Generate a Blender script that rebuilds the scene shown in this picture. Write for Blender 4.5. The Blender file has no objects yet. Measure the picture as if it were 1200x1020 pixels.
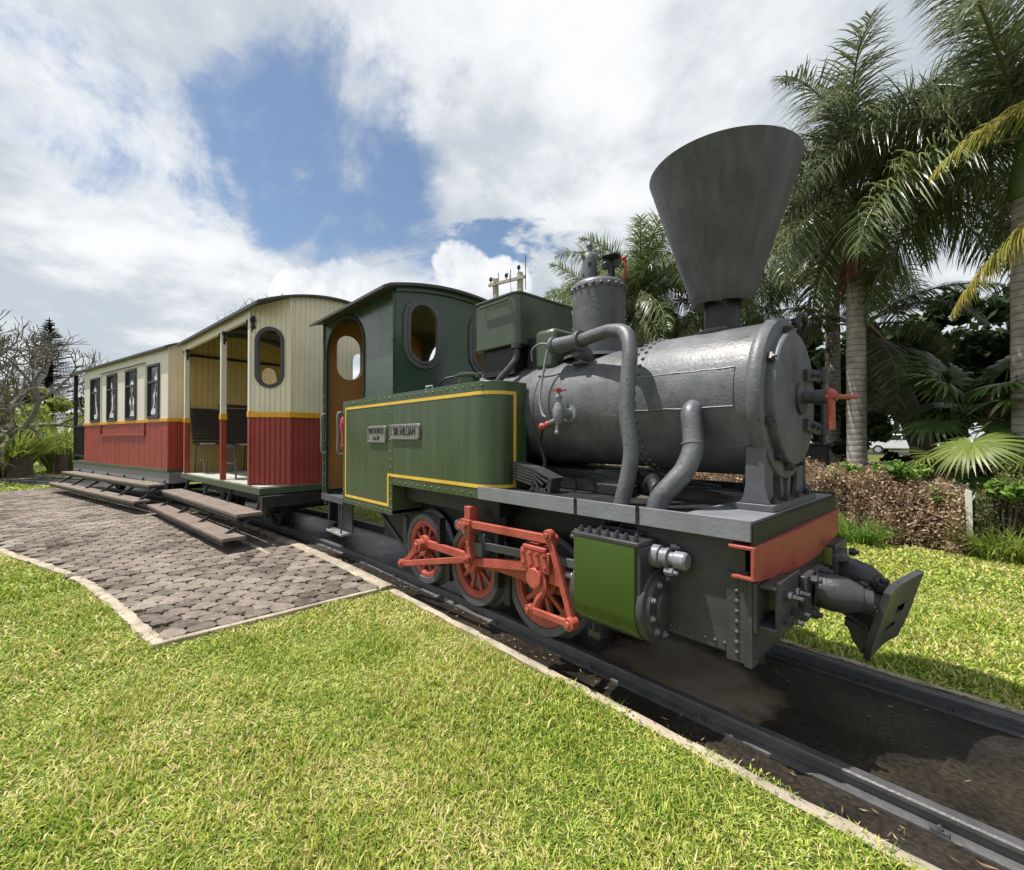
import bpy, math, random
import numpy as np
from mathutils import Vector, Matrix

R = math.radians
random.seed(7)
rng = np.random.default_rng(11)
sc = bpy.context.scene
COL = sc.collection

# ------------------------------------------------------------------ camera
cam_d = bpy.data.cameras.new('camera')
cam = bpy.data.objects.new('camera', cam_d)
COL.objects.link(cam)
cam_d.sensor_width = 36.0
cam_d.lens = 520.0 / 1200.0 * 36.0
cam_d.clip_end = 2000
cam_d.clip_start = 0.05
cam.location = (0, 0, 1.164)
cam.rotation_euler = (R(90.44), 0, R(47.3))
sc.camera = cam
sc.view_settings.view_transform = 'Standard'
sc.view_settings.look = 'None'
sc.view_settings.exposure = 0.42
sc.view_settings.gamma = 1.0

# ------------------------------------------------------------------ sun + sky
TO_SUN = Vector((-0.29, -0.24, 0.92)).normalized()
sun_d = bpy.data.lights.new('sun', 'SUN')
sun_d.energy = 5.0
sun_d.angle = R(0.6)
sun_d.color = (1.0, 0.95, 0.87)
sun = bpy.data.objects.new('sun', sun_d)
COL.objects.link(sun)
sun.location = (-4, -4, 12)
sun.rotation_euler = TO_SUN.to_track_quat('Z', 'Y').to_euler()

world = bpy.data.worlds.new('World')
sc.world = world
world.use_nodes = True


def build_sky():
    nt = world.node_tree
    nt.nodes.clear()
    N, L = nt.nodes.new, nt.links.new
    out = N('ShaderNodeOutputWorld')
    bg = N('ShaderNodeBackground')
    bg.inputs['Strength'].default_value = 0.10
    L(bg.outputs[0], out.inputs[0])
    sky = N('ShaderNodeTexSky')
    sky.sky_type = 'NISHITA'
    sky.sun_disc = False
    sky.sun_elevation = math.asin(TO_SUN.z)
    sky.sun_rotation = math.atan2(TO_SUN.x, TO_SUN.y)
    sky.air_density = 1.0
    sky.dust_density = 0.6
    sky.ozone_density = 2.0
    tc = N('ShaderNodeTexCoord')

    def math_(op, a, b=None, c=None, clamp=False):
        n = N('ShaderNodeMath'); n.operation = op; n.use_clamp = clamp
        for i, q in enumerate((a, b, c)):
            if q is None: continue
            if isinstance(q, (int, float)): n.inputs[i].default_value = q
            else: L(q, n.inputs[i])
        return n.outputs[0]

    def smooth(x, a, b):
        n = N('ShaderNodeMapRange'); n.interpolation_type = 'SMOOTHERSTEP'
        L(x, n.inputs[0]); n.inputs[1].default_value = a; n.inputs[2].default_value = b
        n.inputs[3].default_value = 0; n.inputs[4].default_value = 1
        return n.outputs[0]

    nrm = N('ShaderNodeVectorMath'); nrm.operation = 'NORMALIZE'
    L(tc.outputs['Generated'], nrm.inputs[0])
    sep = N('ShaderNodeSeparateXYZ'); L(nrm.outputs[0], sep.inputs[0])
    zz = math_('ADD', math_('MAXIMUM', sep.outputs[2], 0.0), 0.22)
    px = math_('DIVIDE', sep.outputs[0], zz)
    py = math_('DIVIDE', sep.outputs[1], zz)
    comb = N('ShaderNodeCombineXYZ'); L(px, comb.inputs[0]); L(py, comb.inputs[1])

    def noise(scale, detail, rough, off, dist=0.0, stretch=None, src=None):
        mp = N('ShaderNodeMapping'); L(src or comb.outputs[0], mp.inputs[0])
        mp.inputs['Location'].default_value = off
        if stretch:
            mp.inputs['Rotation'].default_value = (0, 0, stretch[0])
            mp.inputs['Scale'].default_value = (stretch[1], stretch[2], 1)
        n = N('ShaderNodeTexNoise'); L(mp.outputs[0], n.inputs['Vector'])
        n.inputs['Scale'].default_value = scale; n.inputs['Detail'].default_value = detail
        n.inputs['Roughness'].default_value = rough; n.inputs['Distortion'].default_value = dist
        return n.outputs['Fac']

    big = noise(0.9, 11, 0.60, (3.1, 1.7, 0), 0.25)
    wisp = noise(2.3, 12, 0.66, (0.4, 7.3, 0), 0.5, (0.55, 0.8, 1.6))
    fine = noise(6.0, 10, 0.64, (9.1, 2.2, 0), 0.3)
    # openings in the cloud cover (directions in the world)
    warp = math_('MULTIPLY', math_('SUBTRACT', big, 0.5), 0.16)

    def opening(d, c0, c1):
        v = N('ShaderNodeVectorMath'); v.operation = 'DOT_PRODUCT'
        L(nrm.outputs[0], v.inputs[0]); v.inputs[1].default_value = Vector(d).normalized()
        return smooth(math_('ADD', v.outputs['Value'], warp), math.cos(R(c0)), math.cos(R(c1)))
    o1 = opening((-0.985, 0.385, 0.53), 17.5, 4)
    o2 = math_('MULTIPLY', opening((-1.27, 0.12, 0.76), 20, 4), 0.60)
    o3 = opening((-0.735, 0.66, 0.44), 10, 2)
    o4 = math_('MULTIPLY', opening((-0.90, 0.42, 0.80), 15, 4), 0.42)
    hole = math_('MAXIMUM', math_('MAXIMUM', o1, o2), math_('MAXIMUM', o3, o4))
    base = math_('ADD', math_('MULTIPLY', big, 0.85), math_('MULTIPLY', wisp, 0.85))
    base = math_('ADD', base, math_('MULTIPLY', fine, 0.42))
    # cumulus low down
    low = smooth(sep.outputs[2], 0.40, 0.26)
    base = math_('ADD', base, math_('MULTIPLY', low, 0.46))
    dens = math_('SUBTRACT', math_('ADD', base, -0.17), math_('MULTIPLY', hole, 0.47))
    cov = smooth(dens, 0.38, 0.78)
    # fair-weather cumulus standing low over the horizon, with crisp edges
    puffn = noise(7.0, 9, 0.60, (2.2, 5.1, 0.4), 0.15, None, nrm.outputs[0])
    pm = None
    for d, c0, c1 in (((-0.995, 0.395, 0.335), 5.5, 1), ((-1.05, 0.34, 0.310), 5, 1), ((-0.93, 0.47, 0.310), 5.5, 1), ((-0.81, 0.595, 0.375), 5, 1), ((-0.75, 0.66, 0.33), 5.5, 1), ((-0.4, 1.0, 0.30), 8, 1), ((-1.0, -0.5, 0.33), 9, 1), ((0.6, 1.0, 0.30), 9, 1), ((0.2, -1.0, 0.33), 9, 1)):
        v = N('ShaderNodeVectorMath'); v.operation = 'DOT_PRODUCT'
        L(nrm.outputs[0], v.inputs[0]); v.inputs[1].default_value = Vector(d).normalized()
        q = smooth(v.outputs['Value'], math.cos(R(c0)), math.cos(R(c1)))
        pm = q if pm is None else math_('MAXIMUM', pm, q)
    puff = smooth(math_('ADD', math_('MULTIPLY', pm, 0.75), math_('MULTIPLY', math_('SUBTRACT', puffn, 0.5), 2.2)), 0.28, 0.58)
    puff = math_('MULTIPLY', puff, smooth(pm, 0.0, 0.25))
    shade = noise(1.7, 9, 0.58, (5.5, 3.3, 0), 0.2)
    thick = smooth(math_('ADD', shade, math_('MULTIPLY', fine, 0.30)), 0.46, 0.80)
    cr = N('ShaderNodeMix'); cr.data_type = 'RGBA'
    cr.inputs[6].default_value = (7.4, 7.5, 7.6, 1)
    cr.inputs[7].default_value = (4.4, 4.85, 5.3, 1)
    L(thick, cr.inputs[0])
    mx = N('ShaderNodeMix'); mx.data_type = 'RGBA'
    L(math_('MULTIPLY', cov, 0.97), mx.inputs[0])
    tint = N('ShaderNodeMix'); tint.data_type = 'RGBA'; tint.blend_type = 'MULTIPLY'
    tint.inputs[0].default_value = 1.0
    L(sky.outputs[0], tint.inputs[6]); tint.inputs[7].default_value = (1.03, 1.0, 0.95, 1)
    L(tint.outputs[2], mx.inputs[6]); L(cr.outputs[2], mx.inputs[7])
    mp_ = N('ShaderNodeMix'); mp_.data_type = 'RGBA'; L(math_('MULTIPLY', puff, 0.9), mp_.inputs[0]); L(mx.outputs[2], mp_.inputs[6])
    pc = N('ShaderNodeMix'); pc.data_type = 'RGBA'; L(smooth(puffn, 0.36, 0.62), pc.inputs[0]); pc.inputs[6].default_value = (5.4, 5.8, 6.4, 1); pc.inputs[7].default_value = (7.7, 7.7, 7.7, 1)
    L(pc.outputs[2], mp_.inputs[7])
    L(mp_.outputs[2], bg.inputs['Color'])


build_sky()

# ------------------------------------------------------------------ materials
MATS = {}


def nodes_of(name):
    m = bpy.data.materials.new(name)
    m.use_nodes = True
    nt = m.node_tree
    b = nt.nodes['Principled BSDF']
    return m, nt, b


def paint(name, col, rough=0.45, var=0.18, bump=0.15, scale=6.0, spots=None, metal=0.0, streak=0.0, fine=60.0, spec=0.5, rust=0.0, pits=0.0):
    """painted or bare metal / wood with uneven tone, fine relief, optional chips (spots = colour, amount)"""
    m, nt, b = nodes_of(name)
    N, L = nt.nodes.new, nt.links.new
    tc = N('ShaderNodeTexCoord')
    n1 = N('ShaderNodeTexNoise'); n1.inputs['Scale'].default_value = scale; n1.inputs['Detail'].default_value = 7
    n1.inputs['Roughness'].default_value = 0.62
    L(tc.outputs['Object'], n1.inputs['Vector'])
    ramp = N('ShaderNodeValToRGB')
    lo = tuple(c * (1 - var) for c in col); hi = tuple(min(1, c * (1 + var) + 0.012 * var) for c in col)
    ramp.color_ramp.elements[0].position = 0.3; ramp.color_ramp.elements[1].position = 0.72
    ramp.color_ramp.elements[0].color = (*lo, 1); ramp.color_ramp.elements[1].color = (*hi, 1)
    L(n1.outputs['Fac'], ramp.inputs[0])
    colout = ramp.outputs[0]
    if streak:
        mp = N('ShaderNodeMapping'); mp.inputs['Scale'].default_value = (22, 22, 1.2)
        L(tc.outputs['Object'], mp.inputs[0])
        ns = N('ShaderNodeTexNoise'); ns.inputs['Scale'].default_value = 1.0; ns.inputs['Detail'].default_value = 5
        L(mp.outputs[0], ns.inputs['Vector'])
        r2 = N('ShaderNodeValToRGB'); r2.color_ramp.elements[0].position = 0.45; r2.color_ramp.elements[1].position = 0.75
        r2.color_ramp.elements[0].color = (0, 0, 0, 1); r2.color_ramp.elements[1].color = (streak, streak, streak, 1)
        L(ns.outputs['Fac'], r2.inputs[0])
        mx = N('ShaderNodeMix'); mx.data_type = 'RGBA'
        L(r2.outputs[0], mx.inputs[0]); L(colout, mx.inputs[6])
        mx.inputs[7].default_value = (min(1, col[0] * 1.5 + .05), min(1, col[1] * 1.5 + .05), min(1, col[2] * 1.5 + .05), 1)
        colout = mx.outputs[2]
    if spots:
        n3 = N('ShaderNodeTexNoise'); n3.inputs['Scale'].default_value = scale * 4; n3.inputs['Detail'].default_value = 9
        n3.inputs['Roughness'].default_value = 0.7
        L(tc.outputs['Object'], n3.inputs['Vector'])
        r3 = N('ShaderNodeValToRGB'); p = 0.72 - spots[1]
        r3.color_ramp.elements[0].position = p; r3.color_ramp.elements[1].position = p + 0.05
        L(n3.outputs['Fac'], r3.inputs[0])
        mx = N('ShaderNodeMix'); mx.data_type = 'RGBA'
        L(r3.outputs[0], mx.inputs[0]); L(colout, mx.inputs[6]); mx.inputs[7].default_value = (*spots[0], 1)
        colout = mx.outputs[2]
    if rust:
        mp = N('ShaderNodeMapping'); mp.inputs['Location'].default_value = (4.7, 2.1, 8.3); mp.inputs['Scale'].default_value = (1, 1, .55); L(tc.outputs['Object'], mp.inputs[0])
        n4 = N('ShaderNodeTexNoise'); n4.inputs['Scale'].default_value = 3.4; n4.inputs['Detail'].default_value = 10; n4.inputs['Roughness'].default_value = 0.72
        L(mp.outputs[0], n4.inputs['Vector'])
        r4 = N('ShaderNodeValToRGB'); r4.color_ramp.elements[0].position = 0.60; r4.color_ramp.elements[1].position = 0.74
        r4.color_ramp.elements[0].color = (0, 0, 0, 1); r4.color_ramp.elements[1].color = (rust, rust, rust, 1)
        L(n4.outputs['Fac'], r4.inputs[0])
        mx = N('ShaderNodeMix'); mx.data_type = 'RGBA'; L(r4.outputs[0], mx.inputs[0]); L(colout, mx.inputs[6]); mx.inputs[7].default_value = (0.15, 0.085, 0.05, 1)
        colout = mx.outputs[2]
    if pits:
        vo = N('ShaderNodeTexVoronoi'); vo.inputs['Scale'].default_value = 26; L(tc.outputs['Object'], vo.inputs['Vector'])
        r5 = N('ShaderNodeValToRGB'); r5.color_ramp.elements[0].position = 0.09; r5.color_ramp.elements[1].position = 0.16
        r5.color_ramp.elements[0].color = (pits, pits, pits, 1); r5.color_ramp.elements[1].color = (0, 0, 0, 1)
        L(vo.outputs['Distance'], r5.inputs[0])
        mx = N('ShaderNodeMix'); mx.data_type = 'RGBA'; L(r5.outputs[0], mx.inputs[0]); L(colout, mx.inputs[6]); mx.inputs[7].default_value = (0.03, 0.03, 0.03, 1)
        colout = mx.outputs[2]
    L(colout, b.inputs['Base Color'])
    rr = N('ShaderNodeMapRange'); L(n1.outputs['Fac'], rr.inputs[0])
    rr.inputs[1].default_value = 0.3; rr.inputs[2].default_value = 0.7
    rr.inputs[3].default_value = max(0.05, rough - 0.1); rr.inputs[4].default_value = min(1, rough + 0.12)
    L(rr.outputs[0], b.inputs['Roughness'])
    b.inputs['Metallic'].default_value = metal
    b.inputs['Specular IOR Level'].default_value = spec
    if bump:
        nb = N('ShaderNodeTexNoise'); nb.inputs['Scale'].default_value = fine; nb.inputs['Detail'].default_value = 4
        L(tc.outputs['Object'], nb.inputs['Vector'])
        ad = N('ShaderNodeMath'); ad.operation = 'MULTIPLY_ADD'; ad.inputs[1].default_value = 1.6
        L(n1.outputs['Fac'], ad.inputs[0]); L(nb.outputs['Fac'], ad.inputs[2])
        bp = N('ShaderNodeBump'); bp.inputs['Strength'].default_value = bump; bp.inputs['Distance'].default_value = 0.01
        L(ad.outputs[0], bp.inputs['Height']); L(bp.outputs[0], b.inputs['Normal'])
    MATS[name] = m
    return m


def leafmat(name, stops, trans=0.35, rough=0.5, attr='tint', patch=0.0, spec=0.35):
    m, nt, b = nodes_of(name)
    N, L = nt.nodes.new, nt.links.new
    at = N('ShaderNodeAttribute'); at.attribute_name = attr
    fac = at.outputs['Fac']
    if patch:
        tc = N('ShaderNodeTexCoord')
        n = N('ShaderNodeTexNoise'); n.inputs['Scale'].default_value = 1.1; n.inputs['Detail'].default_value = 5
        L(tc.outputs['Object'], n.inputs['Vector'])
        a = N('ShaderNodeMath'); a.operation = 'MULTIPLY_ADD'; a.inputs[1].default_value = patch
        a.inputs[2].default_value = -patch * 0.5
        L(n.outputs['Fac'], a.inputs[0])
        s = N('ShaderNodeMath'); s.operation = 'ADD'; s.use_clamp = True
        L(fac, s.inputs[0]); L(a.outputs[0], s.inputs[1]); fac = s.outputs[0]
    ramp = N('ShaderNodeValToRGB')
    els = ramp.color_ramp.elements
    while len(els) < len(stops): els.new(0.5)
    for e, (p, c) in zip(els, stops):
        e.position = p; e.color = (*c, 1)
    L(fac, ramp.inputs[0])
    L(ramp.outputs[0], b.inputs['Base Color'])
    b.inputs['Roughness'].default_value = rough
    b.inputs['Specular IOR Level'].default_value = spec
    tr = N('ShaderNodeBsdfTranslucent'); L(ramp.outputs[0], tr.inputs[0])
    mix = N('ShaderNodeMixShader'); mix.inputs[0].default_value = trans
    L(b.outputs[0], mix.inputs[1]); L(tr.outputs[0], mix.inputs[2])
    L(mix.outputs[0], nt.nodes['Material Output'].inputs[0])
    MATS[name] = m
    return m


paint('boiler', (0.094, 0.098, 0.112), 0.46, 0.36, 0.22, 6.0, spots=((0.19, 0.195, 0.205), 0.06), fine=60, rust=0.5, pits=0.7, streak=.22)
paint('chimney', (0.064, 0.065, 0.077), 0.5, 0.32, 0.16, 5.0, streak=0.42, fine=70, rust=.12, spots=((0.13, 0.13, 0.14), 0.02))
paint('iron', (0.044, 0.044, 0.051), 0.45, 0.25, 0.2, 9.0, spots=((0.13, 0.13, 0.13), 0.06), rust=.25)
paint('dark_iron', (0.013, 0.013, 0.015), 0.5, 0.3, 0.3, 9.0)
paint('grey_paint', (0.19, 0.198, 0.225), 0.38, 0.15, 0.15, 7.0, spots=((0.33, 0.34, 0.35), 0.02))
paint('bright_steel', (0.46, 0.46, 0.46), 0.38, 0.25, 0.2, 14.0, metal=0.6)
paint('tank_green', (0.050, 0.078, 0.037), 0.30, 0.13, 0.05, 3.0, streak=0.26, spots=((0.22, 0.25, 0.17), 0.0), rust=.10)
paint('cylinder_green', (0.050, 0.088, 0.018), 0.28, 0.08, 0.06, 4.0)
paint('cab_green', (0.042, 0.076, 0.050), 0.22, 0.16, 0.03, 3.5, spots=((0.13, 0.17, 0.14), -0.01))
paint('box_green', (0.050, 0.074, 0.048), 0.34, 0.2, 0.06, 4.5, streak=0.2, spots=((0.20, 0.22, 0.19), 0.01))
paint('stripe_yellow', (0.74, 0.47, 0.06), 0.4, 0.12, 0.05, 8.0)
paint('gear_red', (0.37, 0.074, 0.052), 0.45, 0.30, 0.2, 9.0, spots=((0.10, 0.05, 0.04), 0.11), streak=.1)
paint('beam_red', (0.33, 0.066, 0.045), 0.45, 0.22, 0.2, 5.0, spots=((0.14, 0.05, 0.04), 0.05), streak=.12)
paint('lining_wood', (0.40, 0.19, 0.055), 0.5, 0.2, 0.1, 3.0, streak=0.12)
paint('coach_red', (0.29, 0.042, 0.034), 0.42, 0.14, 0.08, 3.0, streak=0.07)
paint('coach_cream', (0.74, 0.67, 0.53), 0.48, 0.08, 0.06, 2.5, streak=0.10)
paint('coach_pale', (0.72, 0.68, 0.60), 0.48, 0.06, 0.05, 2.5, streak=0.10)
paint('coach_tan', (0.52, 0.38, 0.14), 0.5, 0.10, 0.06, 2.5)
paint('coach_yellow', (0.72, 0.36, 0.02), 0.42, 0.1, 0.04, 6.0)
paint('sill_green', (0.060, 0.085, 0.050), 0.45, 0.2, 0.1, 6.0)
paint('roof_dark', (0.060, 0.060, 0.058), 0.6, 0.3, 0.3, 5.0)
paint('step_wood', (0.19, 0.150, 0.128), 0.7, 0.3, 0.3, 9.0, spots=((0.35, 0.28, 0.24), 0.02), spec=0.25)
paint('bench_wood', (0.035, 0.026, 0.022), 0.45, 0.3, 0.1, 9.0)
paint('floor_pale', (0.44, 0.43, 0.37), 0.6, 0.2, 0.1, 5.0, spots=((0.25, 0.22, 0.17), 0.05))
paint('white_paint', (0.74, 0.72, 0.66), 0.5, 0.1, 0.1, 8.0, spots=((0.4, 0.37, 0.3), 0.03))
paint('print_white', (0.70, 0.72, 0.74), 0.35, 0.1, 0.0, 5.0)
paint('frame_grey', (0.088, 0.090, 0.105), 0.45, 0.15, 0.15, 9.0)
paint('window_dark', (0.045, 0.047, 0.055), 0.45, 0.2, 0.15, 9.0)
paint('plate_metal', (0.24, 0.24, 0.24), 0.42, 0.15, 0.2, 30.0, metal=0.3)
paint('letter_black', (0.025, 0.025, 0.025), 0.5, 0.1, 0.0)
paint('hose_grey', (0.18, 0.19, 0.20), 0.5, 0.1, 0.05)
paint('pink', (0.72, 0.08, 0.20), 0.5, 0.1, 0.0)
paint('handle_red', (0.42, 0.05, 0.035), 0.4, 0.2, 0.1)
paint('concrete', (0.38, 0.33, 0.26), 0.85, 0.35, 0.6, 9.0, spots=((0.13, 0.11, 0.075), 0.16), fine=90, spec=0.2)
paint('rail_steel', (0.10, 0.10, 0.105), 0.48, 0.25, 0.25, 9.0, metal=0.35, spots=((0.20, 0.20, 0.20), 0.03))
paint('bark_grey', (0.30, 0.27, 0.24), 0.85, 0.25, 0.5, 6.0, spots=((0.16, 0.14, 0.11), 0.06), spec=0.2)
paint('bark_brown', (0.085, 0.065, 0.048), 0.9, 0.3, 0.6, 8.0, spec=0.2)
paint('bark_pale', (0.33, 0.28, 0.23), 0.85, 0.3, 0.4, 4.0, spots=((0.14, 0.13, 0.10), 0.08), spec=0.2)
paint('bark_ash', (0.20, 0.18, 0.16), 0.85, 0.3, 0.4, 4.0, spots=((0.09, 0.085, 0.07), 0.08), spec=0.2)
paint('fibre', (0.19, 0.085, 0.055), 0.95, 0.4, 0.8, 22.0, spec=0.1)
paint('crownshaft_green', (0.10, 0.17, 0.035), 0.4, 0.2, 0.15, 3.0)
paint('shaded_bed_soil', (0.07, 0.05, 0.035), 0.95, 0.4, 0.6, 3.0, spots=((0.16, 0.11, 0.07), 0.08), spec=0.1)  # soil tone kept dark to carry the garden's shade
paint('tar', (0.022, 0.020, 0.018), 0.6, 0.3, 0.3, 9.0)
paint('pole_concrete', (0.40, 0.36, 0.31), 0.8, 0.2, 0.3, 6.0)
paint('wall_brown', (0.11, 0.045, 0.035), 0.8, 0.3, 0.3, 4.0)
paint('car_white', (0.72, 0.73, 0.74), 0.2, 0.05, 0.0)
paint('car_silver', (0.36, 0.38, 0.40), 0.25, 0.05, 0.0)
paint('rubber', (0.02, 0.02, 0.02), 0.8, 0.2, 0.1)


def glassy(name, col, rough=0.06):
    m, nt, b = nodes_of(name)
    b.inputs['Base Color'].default_value = (*col, 1)
    b.inputs['Roughness'].default_value = rough
    MATS[name] = m


glassy('dark_pane', (0.030, 0.032, 0.038), 0.12)

leafmat('grass', [(0.0, (0.075, 0.17, 0.012)), (0.35, (0.23, 0.37, 0.035)), (0.62, (0.46, 0.53, 0.08)),
                  (0.84, (0.62, 0.57, 0.19)), (1.0, (0.70, 0.58, 0.33))], 0.30, 0.5, patch=0.85)
leafmat('palm_leaf', [(0.0, (0.040, 0.058, 0.028)), (0.5, (0.115, 0.150, 0.068)), (0.85, (0.26, 0.28, 0.15)),
                      (1.0, (0.30, 0.25, 0.10))], 0.32, 0.33, spec=0.6)
leafmat('palm_leaf_pale', [(0.0, (0.06, 0.09, 0.035)), (0.5, (0.16, 0.21, 0.085)), (0.85, (0.30, 0.34, 0.15)),
                           (1.0, (0.36, 0.33, 0.15))], 0.35, 0.35, spec=0.6)
leafmat('coconut_leaf', [(0.0, (0.17, 0.22, 0.05)), (0.5, (0.40, 0.41, 0.11)), (0.85, (0.60, 0.48, 0.11)),
                         (1.0, (0.55, 0.38, 0.12))], 0.42, 0.4, spec=0.5)
leafmat('fan_leaf', [(0.0, (0.03, 0.065, 0.02)), (0.6, (0.075, 0.14, 0.035)), (1.0, (0.22, 0.28, 0.08))], 0.3, 0.35, spec=0.55)
leafmat('fan_leaf_bright', [(0.0, (0.08, 0.13, 0.03)), (0.6, (0.20, 0.26, 0.055)), (1.0, (0.40, 0.40, 0.12))], 0.38, 0.4)
leafmat('tree_leaf', [(0.0, (0.016, 0.034, 0.010)), (0.6, (0.04, 0.075, 0.02)), (1.0, (0.10, 0.15, 0.035))], 0.28, 0.5)
leafmat('hedge_leaf', [(0.0, (0.17, 0.11, 0.075)), (0.45, (0.38, 0.27, 0.18)), (0.8, (0.56, 0.43, 0.30)),
                       (0.93, (0.42, 0.20, 0.12)), (1.0, (0.16, 0.20, 0.06))], 0.25, 0.7, patch=0.4)
leafmat('hedge_green', [(0.0, (0.05, 0.06, 0.03)), (0.5, (0.13, 0.16, 0.05)), (0.8, (0.24, 0.26, 0.08)),
                        (1.0, (0.22, 0.10, 0.07))], 0.3, 0.6)
leafmat('shrub_leaf', [(0.0, (0.08, 0.16, 0.03)), (0.6, (0.20, 0.34, 0.06)), (1.0, (0.36, 0.46, 0.12))], 0.35, 0.45)
leafmat('cane_leaf', [(0.0, (0.10, 0.16, 0.03)), (0.5, (0.26, 0.34, 0.06)), (0.85, (0.46, 0.46, 0.13)),
                      (1.0, (0.46, 0.32, 0.15))], 0.4, 0.5)
leafmat('conifer_leaf', [(0.0, (0.010, 0.022, 0.012)), (1.0, (0.035, 0.055, 0.025))], 0.15, 0.6)
leafmat('litter', [(0.0, (0.10, 0.06, 0.03)), (0.6, (0.30, 0.21, 0.11)), (1.0, (0.50, 0.42, 0.28))], 0.1, 0.8)


def ground_material():
    m, nt, b = nodes_of('lawn_soil')
    N, L = nt.nodes.new, nt.links.new
    tc = N('ShaderNodeTexCoord')
    n1 = N('ShaderNodeTexNoise'); n1.inputs['Scale'].default_value = 0.35; n1.inputs['Detail'].default_value = 8
    n2 = N('ShaderNodeTexNoise'); n2.inputs['Scale'].default_value = 30; n2.inputs['Detail'].default_value = 6
    for n in (n1, n2): L(tc.outputs['Object'], n.inputs['Vector'])
    ad = N('ShaderNodeMath'); ad.operation = 'MULTIPLY_ADD'; ad.inputs[1].default_value = 0.6
    L(n2.outputs['Fac'], ad.inputs[0]); L(n1.outputs['Fac'], ad.inputs[2])
    ramp = N('ShaderNodeValToRGB')
    e = ramp.color_ramp.elements
    e[0].position = 0.5; e[0].color = (0.040, 0.055, 0.012, 1)
    e[1].position = 1.05; e[1].color = (0.16, 0.15, 0.05, 1)
    k = e.new(0.78); k.color = (0.085, 0.10, 0.022, 1)
    L(ad.outputs[0], ramp.inputs[0]); L(ramp.outputs[0], b.inputs['Base Color'])
    b.inputs['Roughness'].default_value = 0.95; b.inputs['Specular IOR Level'].default_value = 0.1
    bp = N('ShaderNodeBump'); bp.inputs['Strength'].default_value = 0.6; bp.inputs['Distance'].default_value = 0.02
    L(n2.outputs['Fac'], bp.inputs['Height']); L(bp.outputs[0], b.inputs['Normal'])
    MATS['lawn_soil'] = m


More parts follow.
